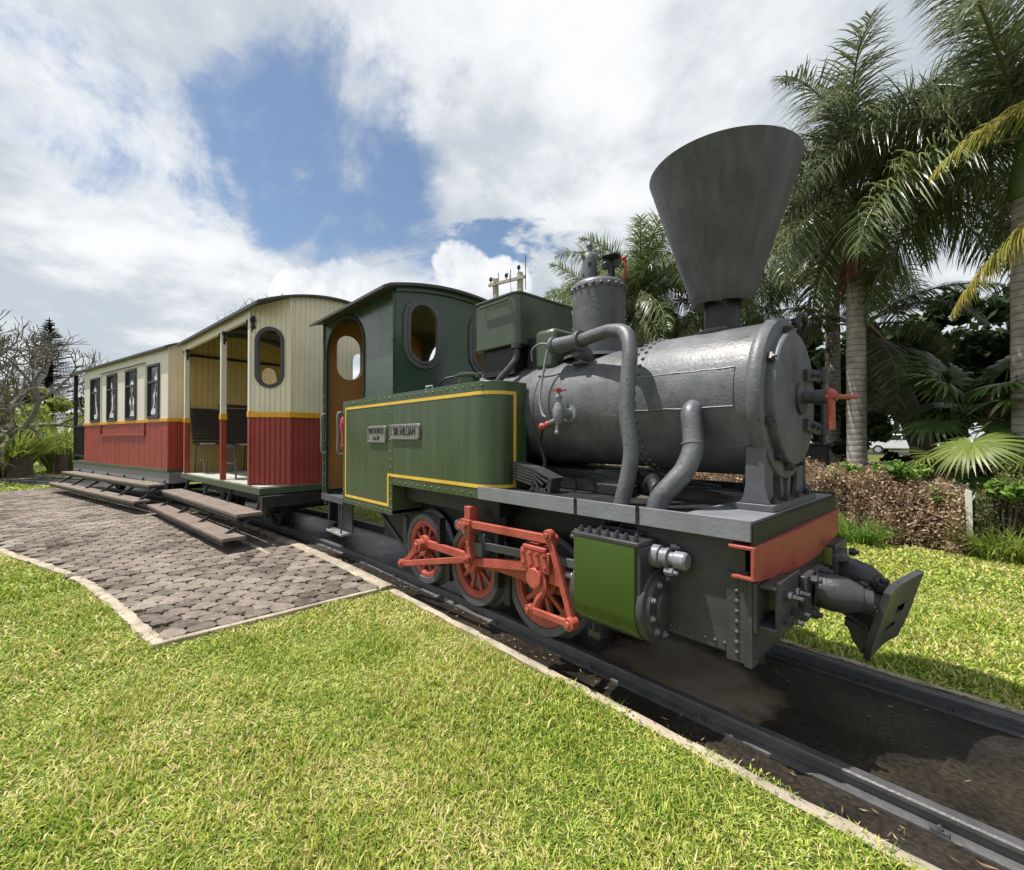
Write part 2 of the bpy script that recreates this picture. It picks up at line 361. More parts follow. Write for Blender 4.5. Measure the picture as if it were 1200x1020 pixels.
def track_material():
    m, nt, b = nodes_of('track_dirt')
    N, L = nt.nodes.new, nt.links.new
    tc = N('ShaderNodeTexCoord')
    n1 = N('ShaderNodeTexNoise'); n1.inputs['Scale'].default_value = 2.2; n1.inputs['Detail'].default_value = 9
    n1.inputs['Roughness'].default_value = 0.62; n1.inputs['Distortion'].default_value = 0.4
    n2 = N('ShaderNodeTexNoise'); n2.inputs['Scale'].default_value = 55; n2.inputs['Detail'].default_value = 6
    n3 = N('ShaderNodeTexNoise'); n3.inputs['Scale'].default_value = 0.9; n3.inputs['Detail'].default_value = 4
    mp = N('ShaderNodeMapping'); mp.inputs['Location'].default_value = (2.2, 0.6, 0); L(tc.outputs['Object'], mp.inputs[0])
    L(mp.outputs[0], n3.inputs['Vector'])
    for n in (n1, n2): L(tc.outputs['Object'], n.inputs['Vector'])
    ramp = N('ShaderNodeValToRGB'); e = ramp.color_ramp.elements
    e[0].position = 0.40; e[0].color = (0.012, 0.010, 0.008, 1)
    e[1].position = 0.72; e[1].color = (0.044, 0.036, 0.026, 1)
    k = e.new(0.55); k.color = (0.028, 0.022, 0.016, 1)
    L(n1.outputs['Fac'], ramp.inputs[0])
    mx = N('ShaderNodeMix'); mx.data_type = 'RGBA'; mx.blend_type = 'OVERLAY'; mx.inputs[0].default_value = 0.5
    L(ramp.outputs[0], mx.inputs[6])
    g = N('ShaderNodeValToRGB'); g.color_ramp.elements[0].position = 0.35; g.color_ramp.elements[1].position = 0.7
    L(n2.outputs['Fac'], g.inputs[0]); L(g.outputs[0], mx.inputs[7])
    # dried mud stain under the front of the engine
    geo = N('ShaderNodeNewGeometry'); sub = N('ShaderNodeVectorMath'); sub.operation = 'SUBTRACT'; L(geo.outputs['Position'], sub.inputs[0]); sub.inputs[1].default_value = (-1.02, 2.08, 0.03)
    scl = N('ShaderNodeVectorMath'); scl.operation = 'MULTIPLY'; L(sub.outputs[0], scl.inputs[0]); scl.inputs[1].default_value = (2.6, 3.6, 0)
    ln = N('ShaderNodeVectorMath'); ln.operation = 'LENGTH'; L(scl.outputs[0], ln.inputs[0])
    nz = N('ShaderNodeTexNoise'); nz.inputs['Scale'].default_value = 5; nz.inputs['Detail'].default_value = 6; L(geo.outputs['Position'], nz.inputs['Vector'])
    ad = N('ShaderNodeMath'); ad.operation = 'MULTIPLY_ADD'; ad.inputs[1].default_value = 1.1; L(nz.outputs['Fac'], ad.inputs[0]); L(ln.outputs['Value'], ad.inputs[2])
    st = N('ShaderNodeMapRange'); L(ad.outputs[0], st.inputs[0]); st.inputs[1].default_value = 1.66; st.inputs[2].default_value = 1.38; st.inputs[3].default_value = 0; st.inputs[4].default_value = .85
    mud = N('ShaderNodeMix'); mud.data_type = 'RGBA'; L(st.outputs[0], mud.inputs[0]); L(mx.outputs[2], mud.inputs[6])
    mc = N('ShaderNodeValToRGB'); mc.color_ramp.elements[0].position = .35; mc.color_ramp.elements[1].position = .68; mc.color_ramp.elements[0].color = (.19, .14, .095, 1); mc.color_ramp.elements[1].color = (.42, .35, .27, 1)
    L(n1.outputs['Fac'], mc.inputs[0]); L(mc.outputs[0], mud.inputs[7])
    L(mud.outputs[2], b.inputs['Base Color'])
    rr = N('ShaderNodeMapRange'); L(n3.outputs['Fac'], rr.inputs[0])
    rr.inputs[1].default_value = 0.34; rr.inputs[2].default_value = 0.68
    rr.inputs[3].default_value = 0.16; rr.inputs[4].default_value = 0.6
    L(rr.outputs[0], b.inputs['Roughness'])
    bp = N('ShaderNodeBump'); bp.inputs['Strength'].default_value = 0.45; bp.inputs['Distance'].default_value = 0.012
    a = N('ShaderNodeMath'); a.operation = 'MULTIPLY_ADD'; a.inputs[1].default_value = 1.5
    L(n1.outputs['Fac'], a.inputs[0]); L(n2.outputs['Fac'], a.inputs[2])
    L(a.outputs[0], bp.inputs['Height']); L(bp.outputs[0], b.inputs['Normal'])
    MATS['track_dirt'] = m


def paver_material():
    m, nt, b = nodes_of('paver')
    N, L = nt.nodes.new, nt.links.new
    tc = N('ShaderNodeTexCoord'); oi = N('ShaderNodeObjectInfo'); at = N('ShaderNodeAttribute'); at.attribute_name = 'tint'
    geo = N('ShaderNodeNewGeometry')
    n1 = N('ShaderNodeTexNoise'); n1.inputs['Scale'].default_value = 14; n1.inputs['Detail'].default_value = 8
    n1.inputs['Roughness'].default_value = 0.7
    n2 = N('ShaderNodeTexNoise'); n2.inputs['Scale'].default_value = 1.2; n2.inputs['Detail'].default_value = 6
    for n in (n1, n2): L(geo.outputs['Position'], n.inputs['Vector'])
    s = N('ShaderNodeMath'); s.operation = 'ADD'; L(oi.outputs['Random'], s.inputs[0]); L(at.outputs['Fac'], s.inputs[1])
    s0 = N('ShaderNodeMath'); s0.operation = 'FRACT'; L(s.outputs[0], s0.inputs[0])
    s2 = N('ShaderNodeMath'); s2.operation = 'MULTIPLY_ADD'; s2.inputs[1].default_value = 0.34
    L(s0.outputs[0], s2.inputs[0]); L(n1.outputs['Fac'], s2.inputs[2])
    s3 = N('ShaderNodeMath'); s3.operation = 'MULTIPLY_ADD'; s3.inputs[1].default_value = 0.85
    L(n2.outputs['Fac'], s3.inputs[0]); L(s2.outputs[0], s3.inputs[2])
    ramp = N('ShaderNodeValToRGB'); e = ramp.color_ramp.elements
    e[0].position = 0.85; e[0].color = (0.050, 0.040, 0.034, 1)
    e[1].position = 1.0; e[1].color = (0.275, 0.235, 0.20, 1)
    mr = N('ShaderNodeMapRange'); mr.inputs[1].default_value = 0.72; mr.inputs[2].default_value = 1.42
    L(s3.outputs[0], mr.inputs[0])
    e[0].position = 0.05; e[1].position = 0.95
    L(mr.outputs[0], ramp.inputs[0]); L(ramp.outputs[0], b.inputs['Base Color'])
    b.inputs['Roughness'].default_value = 0.9; b.inputs['Specular IOR Level'].default_value = 0.2
    nf = N('ShaderNodeTexNoise'); nf.inputs['Scale'].default_value = 70; nf.inputs['Detail'].default_value = 5
    L(geo.outputs['Position'], nf.inputs['Vector'])
    bp = N('ShaderNodeBump'); bp.inputs['Strength'].default_value = 0.5; bp.inputs['Distance'].default_value = 0.006
    L(nf.outputs['Fac'], bp.inputs['Height']); L(bp.outputs[0], b.inputs['Normal'])
    MATS['paver'] = m


def trunk_material():
    """ringed grey palm trunk"""
    m, nt, b = nodes_of('palm_trunk')
    N, L = nt.nodes.new, nt.links.new
    tc = N('ShaderNodeTexCoord')
    w = N('ShaderNodeTexWave'); w.wave_type = 'BANDS'; w.bands_direction = 'Z'
    w.inputs['Scale'].default_value = 3.3; w.inputs['Distortion'].default_value = 2.6; w.inputs['Detail'].default_value = 3
    w.inputs['Detail Scale'].default_value = 1.2
    L(tc.outputs['Object'], w.inputs['Vector'])
    n = N('ShaderNodeTexNoise'); n.inputs['Scale'].default_value = 7; n.inputs['Detail'].default_value = 7
    L(tc.outputs['Object'], n.inputs['Vector'])
    r1 = N('ShaderNodeValToRGB'); e = r1.color_ramp.elements
    e[0].position = 0.0; e[0].color = (0.21, 0.185, 0.16, 1); e[1].position = 0.14; e[1].color = (0.42, 0.385, 0.35, 1)
    L(w.outputs['Fac'], r1.inputs[0])
    mx = N('ShaderNodeMix'); mx.data_type = 'RGBA'; mx.blend_type = 'MULTIPLY'; mx.inputs[0].default_value = 0.8
    r2 = N('ShaderNodeValToRGB'); e = r2.color_ramp.elements
    e[0].position = 0.3; e[0].color = (0.45, 0.42, 0.38, 1); e[1].position = 0.65; e[1].color = (1, 1, 1, 1)
    L(n.outputs['Fac'], r2.inputs[0]); L(r1.outputs[0], mx.inputs[6]); L(r2.outputs[0], mx.inputs[7])
    L(mx.outputs[2], b.inputs['Base Color']); b.inputs['Roughness'].default_value = 0.85
    bp = N('ShaderNodeBump'); bp.inputs['Strength'].default_value = 0.25; bp.inputs['Distance'].default_value = 0.012
    L(w.outputs['Fac'], bp.inputs['Height']); L(bp.outputs[0], b.inputs['Normal'])
    MATS['palm_trunk'] = m


ground_material(); track_material(); paver_material(); trunk_material()

# ------------------------------------------------------------------ mesh helpers


def V(*a):
    return Vector(a[0]) if len(a) == 1 else Vector(a)


class MB:
    def __init__(s): s.v = []; s.f = []

    def add(s, vs, fs):
        b = len(s.v); s.v += [tuple(q) for q in vs]; s.f += [tuple(i + b for i in q) for q in fs]; return s

    def box(s, x0, x1, y0, y1, z0, z1):
        return s.add([(x, y, z) for x in (x0, x1) for y in (y0, y1) for z in (z0, z1)],
                     [(0, 1, 3, 2), (4, 6, 7, 5), (0, 4, 5, 1), (2, 3, 7, 6), (0, 2, 6, 4), (1, 5, 7, 3)])

    def bar(s, p0, p1, w, h, up=(0, 0, 1)):
        p0, p1, up = V(p0), V(p1), V(up)
        d = (p1 - p0).normalized(); a = d.cross(up)
        if a.length < 1e-4: a = d.cross(V(1, 0, 0))
        a.normalize(); u = a.cross(d)
        vs = [p + a * (w / 2) * i + u * (h / 2) * j for p in (p0, p1) for i in (-1, 1) for j in (-1, 1)]
        return s.add(vs, [(0, 1, 3, 2), (4, 6, 7, 5), (0, 4, 5, 1), (2, 3, 7, 6), (0, 2, 6, 4), (1, 5, 7, 3)])

    def lathe(s, o, ax, prof, n=32, cap=True):
        o, ax = V(o), V(ax).normalized()
        a = ax.cross(V(0, 0, 1))
        if a.length < 1e-3: a = V(1, 0, 0)
        a.normalize(); b = ax.cross(a)
        vs = []; fs = []
        for h, r in prof:
            for k in range(n):
                t = 2 * math.pi * k / n
                vs.append(o + ax * h + (a * math.cos(t) + b * math.sin(t)) * r)
        for i in range(len(prof) - 1):
            for k in range(n):
                fs.append((i * n + k, i * n + (k + 1) % n, (i + 1) * n + (k + 1) % n, (i + 1) * n + k))
        if cap:
            fs.append(tuple(range(n - 1, -1, -1))); m = (len(prof) - 1) * n
            fs.append(tuple(m + k for k in range(n)))
        return s.add(vs, fs)

    def cyl(s, p0, p1, r0, r1=None, n=20):
        p0, p1 = V(p0), V(p1)
        return s.lathe(p0, p1 - p0, [(0, r0), ((p1 - p0).length, r0 if r1 is None else r1)], n)

    def tube(s, pts, r, n=10, cap=True):
        pts = [V(p) for p in pts]; m = len(pts)
        rs = r if isinstance(r, (list, tuple)) else [r] * m
        vs = []; fs = []; a = None
        for i, p in enumerate(pts):
            d = (pts[min(i + 1, m - 1)] - pts[max(i - 1, 0)]).normalized()
            if a is None:
                a = d.cross(V(0, 0, 1))
                if a.length < 1e-3: a = d.cross(V(1, 0, 0))
            a = (a - d * a.dot(d)).normalized(); b = d.cross(a)
            for k in range(n):
                t = 2 * math.pi * k / n
                vs.append(p + (a * math.cos(t) + b * math.sin(t)) * rs[i])
        for i in range(m - 1):
            for k in range(n):
                fs.append((i * n + k, i * n + (k + 1) % n, (i + 1) * n + (k + 1) % n, (i + 1) * n + k))
        if cap:
            fs.append(tuple(range(n - 1, -1, -1))); fs.append(tuple((m - 1) * n + k for k in range(n)))
        return s.add(vs, fs)

    def prism(s, poly, o, u, v, d):
        o, u, v, d = V(o), V(u), V(v), V(d); n = len(poly)
        p = [o + u * a + v * b for a, b in poly]
        return s.add(p + [q + d for q in p],
                     [tuple(range(n - 1, -1, -1)), tuple(range(n, 2 * n))] +
                     [(i, (i + 1) % n, n + (i + 1) % n, n + i) for i in range(n)])

    def hemi(s, o, ax, r, h=None, n=7):
        h = r * 0.7 if h is None else h
        return s.lathe(o, ax, [(-0.002, r), (0, r), (h * 0.6, r * 0.8), (h, r * 0.35)], n)

    def hexbolt(s, o, ax, r, h):
        return s.lathe(o, ax, [(-0.003, r), (h, r)], 6).lathe(V(o) + V(ax).normalized() * h, ax, [(-.001, r * .55), (h * .6, r * .55)], 8)

    def sphere(s, o, r, n=12, m=8, sz=1.0):
        prof = [(-r * sz * math.cos(math.pi * i / m), max(1e-4, r * math.sin(math.pi * i / m))) for i in range(m + 1)]
        return s.lathe(o, (0, 0, 1), prof, n, False)

    def build(s, name, mat, parent=None, bevel=0.0, smooth=35, off=None, kind=None, recalc=True):
        me = bpy.data.meshes.new(name)
        vs = s.v
        if off is not None:
            ox, oy, oz = off; vs = [(x - ox, y - oy, z - oz) for x, y, z in vs]
        me.from_pydata(vs, [], s.f)
        if recalc:
            import bmesh
            bm = bmesh.new(); bm.from_mesh(me); bmesh.ops.recalc_face_normals(bm, faces=bm.faces); bm.to_mesh(me); bm.free()
        return link(name, me, mat, parent, bevel, smooth, kind)


def link(name, me, mat, parent=None, bevel=0.0, smooth=35, kind=None):
    if smooth:
        me.shade_smooth(); me.set_sharp_from_angle(angle=R(smooth))
    o = bpy.data.objects.new(name, me); COL.objects.link(o)
    if mat and not me.materials: me.materials.append(MATS[mat])
    if parent: o.parent = parent
    if bevel:
        b = o.modifiers.new('edge', 'BEVEL'); b.width = bevel; b.segments = 2; b.limit_method = 'ANGLE'; b.angle_limit = R(40)
    if kind: o['kind'] = kind
    return o


def thing(name, loc, rotz, label, cat, group=None):
    o = bpy.data.objects.new(name, None); COL.objects.link(o)
    o.empty_display_size = 0.2
    o.location = loc; o.rotation_euler = (0, 0, rotz)
    return tag(o, label, cat, group)


def tag(o, label, cat, group=None):
    o['label'] = label; o['category'] = cat
    if group: o['group'] = group
    return o


def mesh_tris(name, verts, tris, tint=None, mat=None):
    me = bpy.data.meshes.new(name)
    verts = np.asarray(verts, np.float32); tris = np.asarray(tris, np.int32)
    me.vertices.add(len(verts)); me.vertices.foreach_set('co', verts.ravel())
    me.loops.add(tris.size); me.loops.foreach_set('vertex_index', tris.ravel())
    me.polygons.add(len(tris))
    me.polygons.foreach_set('loop_start', np.arange(0, tris.size, 3, dtype=np.int32))
    me.polygons.foreach_set('loop_total', np.full(len(tris), 3, np.int32))
    if tint is not None:
        at = me.attributes.new('tint', 'FLOAT', 'POINT'); at.data.foreach_set('value', np.asarray(tint, np.float32))
    me.update(calc_edges=True)
    if mat: me.materials.append(MATS[mat])
    return me


def spline(pts, n=8):
    """Catmull-Rom through points"""
    P = [V(p) for p in pts]; P = [P[0] * 2 - P[1]] + P + [P[-1] * 2 - P[-2]]
    out = []
    for i in range(1, len(P) - 2):
        for k in range(n):
            t = k / n; a, b, c, d = P[i - 1:i + 3]
            out.append(0.5 * ((2 * b) + (c - a) * t + (2 * a - 5 * b + 4 * c - d) * t * t + (3 * b - a - 3 * c + d) * t ** 3))
    out.append(P[-2]); return out


def holed_wall(mb, to3, t, u0, u1, zlo, zhi, holes, n=24):
    """a sheet of thickness t with stadium-shaped openings (cu, cz, half width, half height)"""
    us = set(np.linspace(u0, u1, n).tolist())
    for cu, cz, a, b in holes:
        for k in range(0, 13): us.add(cu + a * math.cos(math.pi * k / 12))
    us = sorted(us); us = [us[0]] + [b for a, b in zip(us, us[1:]) if b - a > 1e-6]

    def rng_(h, u):
        cu, cz, a, b = h; q = max(0, a * a - (u - cu) ** 2) ** 0.5
        return cz - (b - a) - q, cz + (b - a) + q

    def quad(p): # p = list of (u,z)
        k = len(p)
        mb.add([to3(u, z, 0) for u, z in p] + [to3(u, z, t) for u, z in p], [tuple(range(k)), tuple(range(2 * k - 1, k - 1, -1))])

    def edge(p, q):
        mb.add([to3(*p, 0), to3(*q, 0), to3(*q, t), to3(*p, t)], [(0, 1, 2, 3)])
    for a, b in zip(us, us[1:]):
        m = (a + b) / 2; cur = [(zlo(a), zlo(b))]
        hs = sorted([h for h in holes if abs(m - h[0]) < h[2]], key=lambda h: h[1])
        segs = []; lo = (zlo(a), zlo(b)); edge((a, lo[0]), (b, lo[1]))
        for h in hs:
            l0, h0 = rng_(h, a); l1, h1 = rng_(h, b)
            segs.append((lo, (l0, l1))); edge((a, l0), (b, l1)); edge((a, h0), (b, h1)); lo = (h0, h1)
        top = (zhi(a), zhi(b)); segs.append((lo, top)); edge((a, top[0]), (b, top[1]))
        for (p, q), (r_, s_) in segs: quad([(a, p), (b, q), (b, s_), (a, r_)])
    for h in holes:
        for sgn in (-1, 1):
            u = h[0] + sgn * h[2]; edge((u, h[1] - (h[3] - h[2])), (u, h[1] + (h[3] - h[2])))
    edge((u0, zlo(u0)), (u0, zhi(u0))); edge((u1, zlo(u1)), (u1, zhi(u1)))
    return mb


def stadium_ring(mb, to3, cu, cz, a, b, w, d0, d1, n=14):
    """flat frame round a stadium opening"""
    def loop(a, b):
        pts = []
        for k in range(n + 1):
            t = math.pi * k / n; pts.append((cu + a * math.cos(t), cz + (b - a) + a * math.sin(t)))
        for k in range(n + 1):
            t = math.pi + math.pi * k / n; pts.append((cu + a * math.cos(t), cz - (b - a) + a * math.sin(t)))
        return pts
    i, o = loop(a, b), loop(a + w, b + w); m = len(i)
    vs = [to3(*p, d0) for p in i] + [to3(*p, d0) for p in o] + [to3(*p, d1) for p in i] + [to3(*p, d1) for p in o]
    fs = []
    for k in range(m):
        j = (k + 1) % m
        fs += [(k, j, m + j, m + k), (2 * m + k, 3 * m + k, 3 * m + j, 2 * m + j), (k, 2 * m + k, 2 * m + j, j), (m + k, m + j, 3 * m + j, 3 * m + k)]
    return mb.add(vs, fs)


def plank(mb, to3, u0, u1, zlo, zhi, t=0.018, ch=0.008, n=3):
    """one vertical V-jointed board; zlo/zhi are functions of u; outward is +d"""
    us = [u0 + 0.0004, u0 + ch] + [u0 + ch + (u1 - u0 - 2 * ch) * k / n for k in range(1, n)] + [u1 - ch, u1 - 0.0004]
    ds = [-ch] + [0] * (n + 1) + [-ch]
    m = len(us)
    vs = [to3(u, zlo(u), d) for u, d in zip(us, ds)] + [to3(u, zhi(u), d) for u, d in zip(us, ds)]
    vs += [to3(u, zlo(u), -t) for u in us] + [to3(u, zhi(u), -t) for u in us]
    fs = []
    for k in range(m - 1):
        fs += [(k, k + 1, m + k + 1, m + k), (2 * m + k, 3 * m + k, 3 * m + k + 1, 2 * m + k + 1),
               (k, 2 * m + k, 2 * m + k + 1, k + 1), (m + k, m + k + 1, 3 * m + k + 1, 3 * m + k)]
    fs += [(0, m, 3 * m, 2 * m), (m - 1, 3 * m - 1, 4 * m - 1, 2 * m - 1)]
    return mb.add(vs, fs)


def text_part(txt, size, mat, parent, loc, rot, extrude=0.002, sx=1.0, name='lettering'):
    c = bpy.data.curves.new('txt', 'FONT'); c.body = txt; c.size = size; c.extrude = extrude
    c.align_x = 'CENTER'; c.align_y = 'CENTER'; c.resolution_u = 3
    o = bpy.data.objects.new('txt', c); COL.objects.link(o)
    dg = bpy.context.evaluated_depsgraph_get()
    me = bpy.data.meshes.new_from_object(o.evaluated_get(dg))
    bpy.data.objects.remove(o); bpy.data.curves.remove(c)
    me.materials.clear()
    p = link(name, me, mat, parent, smooth=0)
    p.location = loc; p.rotation_euler = rot; p.scale = (sx, 1, 1)
    return p


# ------------------------------------------------------------------ the track's line
YC, X0, RC = 2.18, -2.8, 32.0
GZ = 0.03


def cl(s):
    """centre line, s = metres along (negative = towards the tail); returns point and direction"""
    if s > X0: return V(s, YC, 0), V(1, 0, 0)
    a = (X0 - s) / RC
    return V(X0 - RC * math.sin(a), YC - RC * (1 - math.cos(a)), 0), V(math.cos(a), math.sin(a), 0)


def sweep(prof, s0, s1, off, closed=True, step=0.4):
    """sweep a (lateral, z) profile along the track"""
    mb = MB(); n = max(2, int(abs(s1 - s0) / step)); k = len(prof); vs = []
    for i in range(n + 1):
        p, d = cl(s0 + (s1 - s0) * i / n); l = V(-d.y, d.x, 0)
        for a, z in prof: q = p + l * (off + a); vs.append((q.x, q.y, z))
    fs = []
    for i in range(n):
        for j in range(k if closed else k - 1): fs.append((i * k + j, i * k + (j + 1) % k, (i + 1) * k + (j + 1) % k, (i + 1) * k + j))
    if closed: fs += [tuple(range(k)), tuple(n * k + j for j in range(k - 1, -1, -1))]
    return mb.add(vs, fs)


def track_y(x):
    """Y of centre line at X"""
    if x > X0: return YC
    a = math.asin(min(1, (X0 - x) / RC)); return YC - RC * (1 - math.cos(a))


# ------------------------------------------------------------------ ground
g = MB(); g.add([(-400, -400, GZ), (400, -400, GZ), (400, 400, GZ), (-400, 400, GZ)], [(0, 1, 2, 3)])
o = g.build('ground', 'lawn_soil', smooth=0); o['kind'] = 'structure'

bed = sweep([(-0.56, GZ + 0.004), (-0.30, GZ + 0.012), (0.0, GZ + 0.004), (0.30, GZ + 0.012), (0.60, GZ + 0.004)], 6, -20, 0, closed=False).build('track_bed', 'track_dirt')
bed['kind'] = 'structure'
RAIL = [(-0.042, 0.038), (-0.042, 0.046), (-0.009, 0.054), (-0.009, 0.078), (-0.021, 0.083), (-0.021, 0.095), (-0.016, 0.1),
        (0.016, 0.1), (0.021, 0.095), (0.021, 0.083), (0.009, 0.078), (0.009, 0.054), (0.042, 0.046), (0.042, 0.038)]
for off in (-0.40, 0.40):
    r = sweep(RAIL, 6, -20, off).build('rail', 'rail_steel', bed, smooth=30)
    # clips and fishplate bolts
    cb = MB()
    for i in range(24):
        s = 4.2 - i * 0.62 + 0.11 * math.sin(i * 3.1)
        p, d = cl(s); l = V(-d.y, d.x, 0)
        q = p + l * (off - 0.032); cb.add([], [])
        cb.bar(q - d * 0.02 + V(0, 0, 0.05), q + d * 0.02 + V(0, 0, 0.05), 0.018, 0.012); cb.hexbolt(q + V(0, 0, 0.055), (0, 0, 1), 0.008, 0.008)
    cb.build('rail_clips', 'rail_steel', r, kind='stuff')
# kerbs by the track
for off, w, s0, s1, zt in ((-0.585, 0.045, 6, -3.05, .041), (0.61, 0.045, 6, -20, .043), (-0.60, 0.10, -3.1, -16, .056)):
    k = sweep([(-w / 2, 0.02), (-w / 2, zt - .005), (-w / 2 + .008, zt), (w / 2 - .008, zt), (w / 2, zt - .005), (w / 2, 0.02)], s0, s1, off, step=0.11)
    # a worn, uneven top
    k.v = [(x, y + random.uniform(-.006, .006), z + (random.uniform(-.006, .003) if z > .03 else 0)) for x, y, z in k.v]
    k.build('kerb', 'concrete', bed, smooth=50)
paint('dried_mud', (0.20, 0.155, 0.11), 0.7, 0.35, 0.4, 6.0, spots=((0.05, 0.035, 0.025), 0.08))

# ------------------------------------------------------------------ pavement
EDGE = [(-3.10, 0.252), (-3.42, 0.19), (-3.85, 0.12), (-4.35, 0.02), (-4.9, -0.10), (-5.8, -0.39), (-6.8, -0.74), (-8.5, -1.2), (-11.0, -1.50), (-14.2, -1.62)]
ex = np.array([e[0] for e in EDGE][::-1]); ey = np.array([e[1] for e in EDGE][::-1])


def pave_lo(x): return float(np.interp(x, ex, ey))
def pave_hi(x): return track_y(x) - 0.66
def in_pave(x, y, m=0.0): return -14.2 + m < x < -3.12 - m and pave_lo(x) + m < y < pave_hi(x) + .02 - m


mb = MB(); xs = np.linspace(-14.2, -3.10, 60); vs = []; fs = []
for x in xs: vs += [(x, pave_lo(x), GZ + .006), (x, pave_hi(x) + .04, GZ + .006)]
for i in range(len(xs) - 1): fs.append((2 * i, 2 * i + 2, 2 * i + 3, 2 * i + 1))
paint('joint_sand', (0.085, 0.07, 0.05), 0.95, 0.35, 0.5, 12.0, spots=((0.32, 0.28, 0.20), 0.06), spec=0.1)
pave = mb.add(vs, fs).build('pavement', 'joint_sand', smooth=0); pave['kind'] = 'structure'
# kerbs of the pavement
mb = MB(); cp = spline([(a, b, 0) for a, b in EDGE], 14)
vs = []; fs = []; prof = [(-0.048, 0.02), (-0.048, 0.048), (-0.036, 0.055), (0.004, 0.055), (0.014, 0.05), (0.014, 0.02)]
for i, p in enumerate(cp):
    d = (cp[min(i + 1, len(cp) - 1)] - cp[max(i - 1, 0)]).normalized(); l = V(d.y, -d.x, 0)
    for a, z in prof:
        q = p + l * a
        vs.append((q.x + random.uniform(-.005, .005), q.y + random.uniform(-.008, .008), z + random.uniform(-.005, .003)))
k = len(prof)
for i in range(len(cp) - 1):
    for j in range(k): fs.append((i * k + j, i * k + (j + 1) % k, (i + 1) * k + (j + 1) % k, (i + 1) * k + j))
fs += [tuple(range(k))]
mb.add(vs, fs).build('kerb', 'concrete', pave, smooth=50)
mb = MB(); mb.box(-3.115, -3.072, 0.20, 1.50, 0.02, 0.054)
mb.build('kerb', 'concrete', pave, bevel=0.006)
# strip of slab edging under the footboards
es = sweep([(-0.02, 0.02), (-0.02, 0.064), (0.02, 0.064), (0.02, 0.02)], -4.75, -13, -0.94)
es.build('edging_strip', 'concrete', pave, bevel=0.003)


def paver_mesh(name, seed):
    rn = random.Random(seed); pts = []
    a = 0.073
    for k in range(6):
        t0 = math.pi / 3 * k; t1 = math.pi / 3 * (k + 1)
        p = V(math.cos(t0), math.sin(t0), 0) * a * 1.12; q = V(math.cos(t1), math.sin(t1), 0) * a * 1.12
        nrm = V(-(q - p).y, (q - p).x, 0).normalized()
        for i in range(4):
            f = i / 4; w = 0.0105 * math.sin(2 * math.pi * f) * (1 if k % 2 == 0 else -1)
            pts.append((p + (q - p) * f + nrm * w) * rn.uniform(.97, 1.0))
    mb = MB(); n = len(pts)
    vs = [(p.x, p.y, 0) for p in pts] + [(p.x, p.y, 0.0165) for p in pts] + [(p.x * .965, p.y * .965, 0.018 + rn.uniform(-.0004, .0004)) for p in pts]
    fs = [(i, (i + 1) % n, n + (i + 1) % n, n + i) for i in range(n)] + [(n + i, n + (i + 1) % n, 2 * n + (i + 1) % n, 2 * n + i) for i in range(n)]
    fs.append(tuple(range(2 * n, 3 * n)))
    return mb.add(vs, fs)


pm = [paver_mesh('paver', s) for s in range(5)]
pmesh = []
for mb in pm:
    me = bpy.data.meshes.new('paver'); me.from_pydata(mb.v, [], mb.f); me.materials.append(MATS['paver']); pmesh.append(me)
spots = []
dx, dy = 0.1252 * 1.012, 0.1446 * 1.012
for i in range(110):
    for j in range(-24, 28):
        x = -3.19 - i * dx; y = j * dy + (dy / 2 if i % 2 else 0)
        # rows turn with the track
        yy = y + (track_y(x) - YC) * 0.85
        if in_pave(x, yy, 0.012): spots.append((math.hypot(x, yy), x, yy))
spots.sort()
rest = MB(); rest_t = []
for n_, (r_, x, y) in enumerate(spots):
    z = GZ + 0.004 + random.uniform(-.003, .004); a = random.uniform(-.03, .03); k = random.randrange(5)
    if n_ < 300:
        o = bpy.data.objects.new('paver', pmesh[k]); COL.objects.link(o); o.parent = pave
        o.location = (x, y, z); o.rotation_euler = (random.uniform(-.012, .012), random.uniform(-.012, .012), a + random.choice((0, 1, 2)) * 2 * math.pi / 3)
    else:
        c, s = math.cos(a), math.sin(a); b = len(rest.v); rest.add([(x + c * p[0] - s * p[1], y + s * p[0] + c * p[1], z + p[2]) for p in pm[k].v], pm[k].f)
        rest_t += [random.random()] * len(pm[k].v)
o = rest.build('paver_field', 'paver', pave, smooth=0, kind='stuff', recalc=False)
at = o.data.attributes.new('tint', 'FLOAT', 'POINT'); at.data.foreach_set('value', rest_t)

# ------------------------------------------------------------------ lawn


